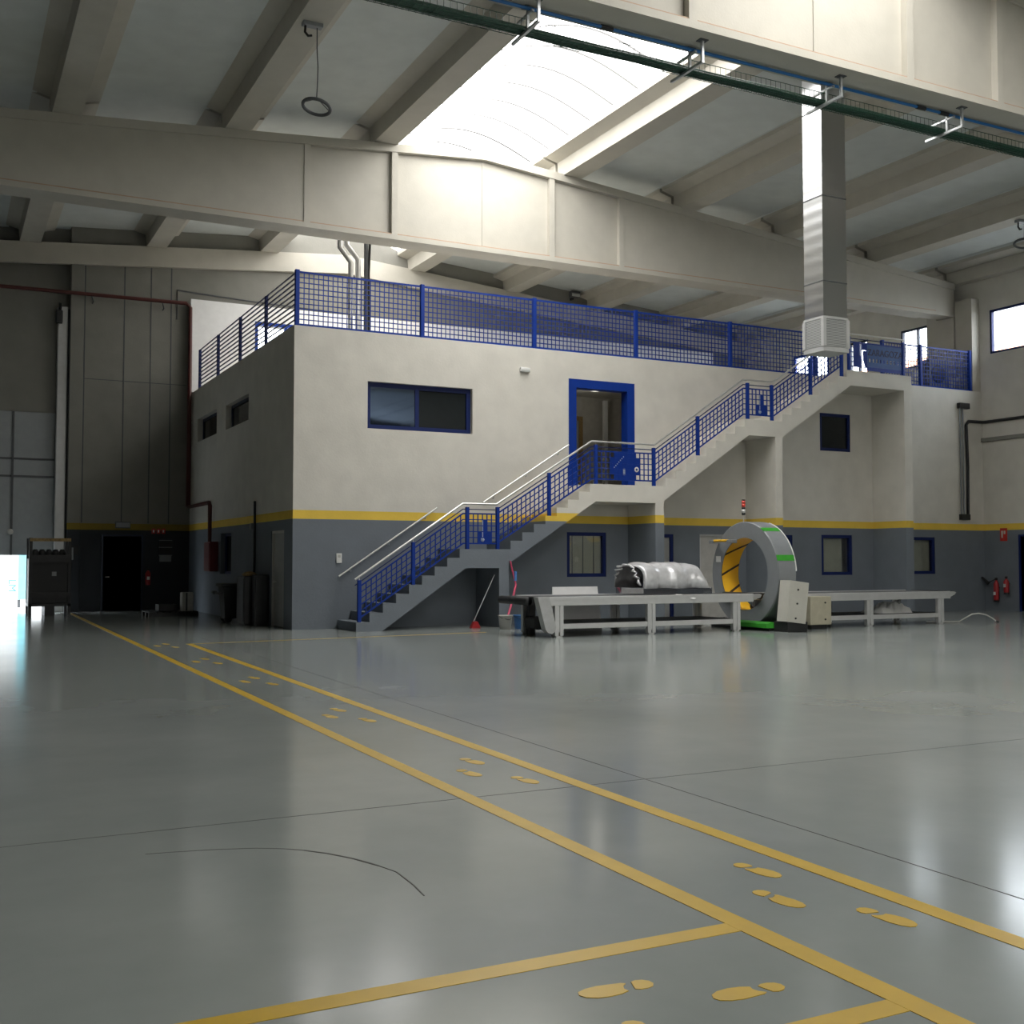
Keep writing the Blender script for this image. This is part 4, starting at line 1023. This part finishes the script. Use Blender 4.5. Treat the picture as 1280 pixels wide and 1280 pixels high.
def extinguisher(c, ax, label, h=.50, horn=None):
    x, y, z = c
    t = thing('fire_extinguisher', label, 'fire extinguisher', c, 'wall hung fire extinguishers')
    put('cylinder', MB().lathe([(.001, z), (.075, z), (.08, z+.02), (.08, z+h*.8), (.05, z+h*.92), (.025, z+h), (.001, z+h)], (x, y, 0), 18), M['red'], t)
    put('valve', MB().rbox(x-.03, x+.03, y-.03, y+.03, z+h, z+h+.07, .008), M['black'], t)
    put('foot', MB().lathe([(.001, z-.05), (.078, z-.05), (.078, z), (.001, z)], (x, y, 0), 18), M['black'], t)
    d = .075
    lb = B(x-d-.012, x-d-.004, y-.04, y+.04, z+.16, z+.26) if ax == 'x' else B(x-.04, x+.04, y-d-.012, y-d-.004, z+.16, z+.26)
    put('label_plate', lb, M['white'], t)
    if horn: put('horn', MB().tube([(x, y, z+h+.04), (x-.02, y+.2, z+h-.05), (x-.02, y+.28, z+h-.1), (x-.03, y+.5, z+h+.08)], [.012, .014, .05, .035], 8), M['black'], t)
    bk = B(x+.05, x+.14, y-.03, y+.03, z+h*.6, z+h*.66) if ax == 'x' else B(x-.03, x+.03, y+.05, y+.14, z+h*.6, z+h*.66)
    put('wall_hook', bk, M['dgrey'], t)
    return t
extinguisher((5.80, YB-.13, .80), 'y', 'red extinguisher in the shade right of the back door', .45)
extinguisher((XR-.14, 24.17, .33), 'x', 'red extinguisher with black horn on the right wall', .62, True)
extinguisher((XR-.14, 23.80, .58), 'x', 'shorter red extinguisher nearer the right wall door', .42)
t = thing('fire_sign', 'red extinguisher sign high on the grey part of the right wall', 'sign', (XR-.01, 23.97, 2.18))
put('plate', B(XR-.012, XR, 23.84, 24.10, 2.16, 2.56), M['sred'], t)
put('pictogram', B(XR-.018, XR-.012, 23.99, 24.05, 2.26, 2.48).box(XR-.018, XR-.012, 23.90, 23.96, 2.38, 2.48), M['offw'], t)
# conduits at the right end of the office front
t = thing('cable_conduit', 'dark cable conduits down the wall at the right end of the office front', 'conduit', (28.45, YF, 2.95))
put('junction_box', MB().rbox(28.22, 28.66, YF-.14, YF, 6.30, 6.48, .015), M['dark'], t)
for x, r in ((28.30, .025), (28.42, .025)): put('tube', MB().tube([(x, YF-.05, 2.98), (x, YF-.05, 6.32)], r, 8), M['mgrey'], t)
put('tube', MB().tube([(28.58, YF-.06, 2.98), (28.60, YF-.06, 4.5), (28.56, YF-.06, 5.8), (28.66, YF-.06, 5.92), (29.2, YF-.10, 5.92), (29.28, YF-.2, 5.92), (29.29, 16, 5.92)], .045, 8), M['dark'], t)
put('end_box', MB().rbox(28.24, 28.62, YF-.12, YF, 2.82, 3.0, .01), M['dark'], t)
struct('trim_9', MB().rbox(XR-.10, XR, 12, YF-.02, 5.30, 5.42, .01), M['hall'], 'ledge along the right wall below the conduit', 'ledge')

# ------------------------------------------------------------------ steel racks by the open door
def rack(x0, label):
    y0, y1 = 34.25, 35.35; x1 = x0+1.12
    t = thing('steel_rack', label, 'rack', ((x0+x1)/2, (y0+y1)/2, 0), 'dark steel stillages by the open door')
    for x in (x0, x1-.09):
        for y in (y0, y1-.09): put('post', MB().rbox(x, x+.09, y, y+.09, 0, 2.20, .008), M['dark'], t)
    put('deck', B(x0, x1, y0, y1, .26, .34), M['dark'], t)
    put('lower_box', MB().rbox(x0+.02, x1-.02, y0+.05, y1-.05, .34, 1.62, .02), M['black'], t)
    put('front_rail', B(x0, x1, y0-.03, y0+.02, 1.50, 1.72).box(x0, x1, y0-.03, y0+.02, .52, .66), M['dark'], t)
    put('middle_foot', B((x0+x1)/2-.13, (x0+x1)/2+.13, y0, y1, 0, .26), M['dark'], t)
    put('top_bar', B(x0+.02, x1-.02, y0-.02, y0+.06, 2.10, 2.19), M['wood'], t)
    mb = MB()
    for k in range(5): mb.lathe([(.001, 1.62), (.10, 1.62), (.10, 1.80), (.05, 1.88), (.001, 1.88)], (x0+.20+k*.18, (y0+y1)/2, 0), 10)
    put('stored_rolls', mb, M['black'], t)
    put('tag', B((x0+x1)/2+.05, (x0+x1)/2+.17, y0+.038, y0+.048, 1.12, 1.24), M['mgrey'], t)
    return t
rack(2.24, 'dark steel stillage stack in front of the raised sectional door')
rack(.36, 'dark steel stillage cut by the left frame edge')

# ------------------------------------------------------------------ outdoors
struct('ground', B(-60, 90, YB+.4, 110, -.30, -.02), M['yard'], 'sunlit concrete yard outside the sectional door', 'ground')
t = thing('outdoor_signboard', 'white outdoor panel with cyan stripe and blue lettering beyond the open door', 'signboard', (2.0, 41, -.02))
put('panel', MB().rbox(.2, 2.66, 41.0, 41.08, .25, 3.0, .01), M['white'], t)
put('stripe', B(2.36, 2.655, 40.985, 41.0, .26, 2.95), M['cyan'], t)
for x in (.4, 2.4): put('leg', B(x-.05, x+.05, 41.0, 41.08, -.02, .25), M['dgrey'], t)
text('LM', (2.17, 40.985, .72), .34, M['signblue'], t, rot=(PI/2, PI/2, 0), name='lettering')
t = thing('warehouse', 'pale warehouse across the yard beyond the sectional door', 'building', (0, 60, -.3))  # added block that keeps bright sky out of the door opening
put('wall', B(-40, 30, 58, 66, -.3, 11), M['yard'], t)
put('roof_edge', B(-40.1, 30.1, 57.9, 66.1, 11, 11.3), M['dgrey'], t)
put('gate', B(-6, 0, 57.95, 58, 0, 4.5), M['shutter'], t)
t = thing('neighbour_building', 'orange roofed building outside the long right window', 'building', (46, 30, 0))
put('wall', B(44, 50, 8, 60, -.3, 11.2), M['white'], t)
put('roof', MB().prism([(43.5, 11.2), (50.5, 11.2), (47, 12.5)], 7.5, 60.5, 'y'), M['orange'], t)
struct('ground_side', B(XR+.3, 90, -40, YB+.4, -.32, -.03), M['yard'])

# ------------------------------------------------------------------ light
w = bpy.data.worlds.new('sky'); S.world = w; w.use_nodes = True
bg = w.node_tree.nodes['Background']; bg.inputs[0].default_value = (.86, .93, 1., 1); bg.inputs[1].default_value = 15.
sl = bpy.data.lights.new('sun', 'SUN'); sl.energy = 6; sl.angle = math.radians(1); sl.color = (1, .96, .9)
so_ = bpy.data.objects.new('sun', sl); COL.objects.link(so_)
so_.rotation_euler = (0, math.radians(-40), math.radians(12)); so_.location = (-30, 60, 40)

S.view_settings.view_transform = 'Standard'; S.view_settings.look = 'None'; S.view_settings.gamma = 1.
S.view_settings.use_curve_mapping = False
S.view_settings.exposure = 0.0
S.cycles.use_denoising = True
S.cycles.sample_clamp_indirect = 8.0
S.cycles.max_bounces = 10; S.cycles.diffuse_bounces = 3; S.cycles.glossy_bounces = 4; S.cycles.transparent_max_bounces = 8
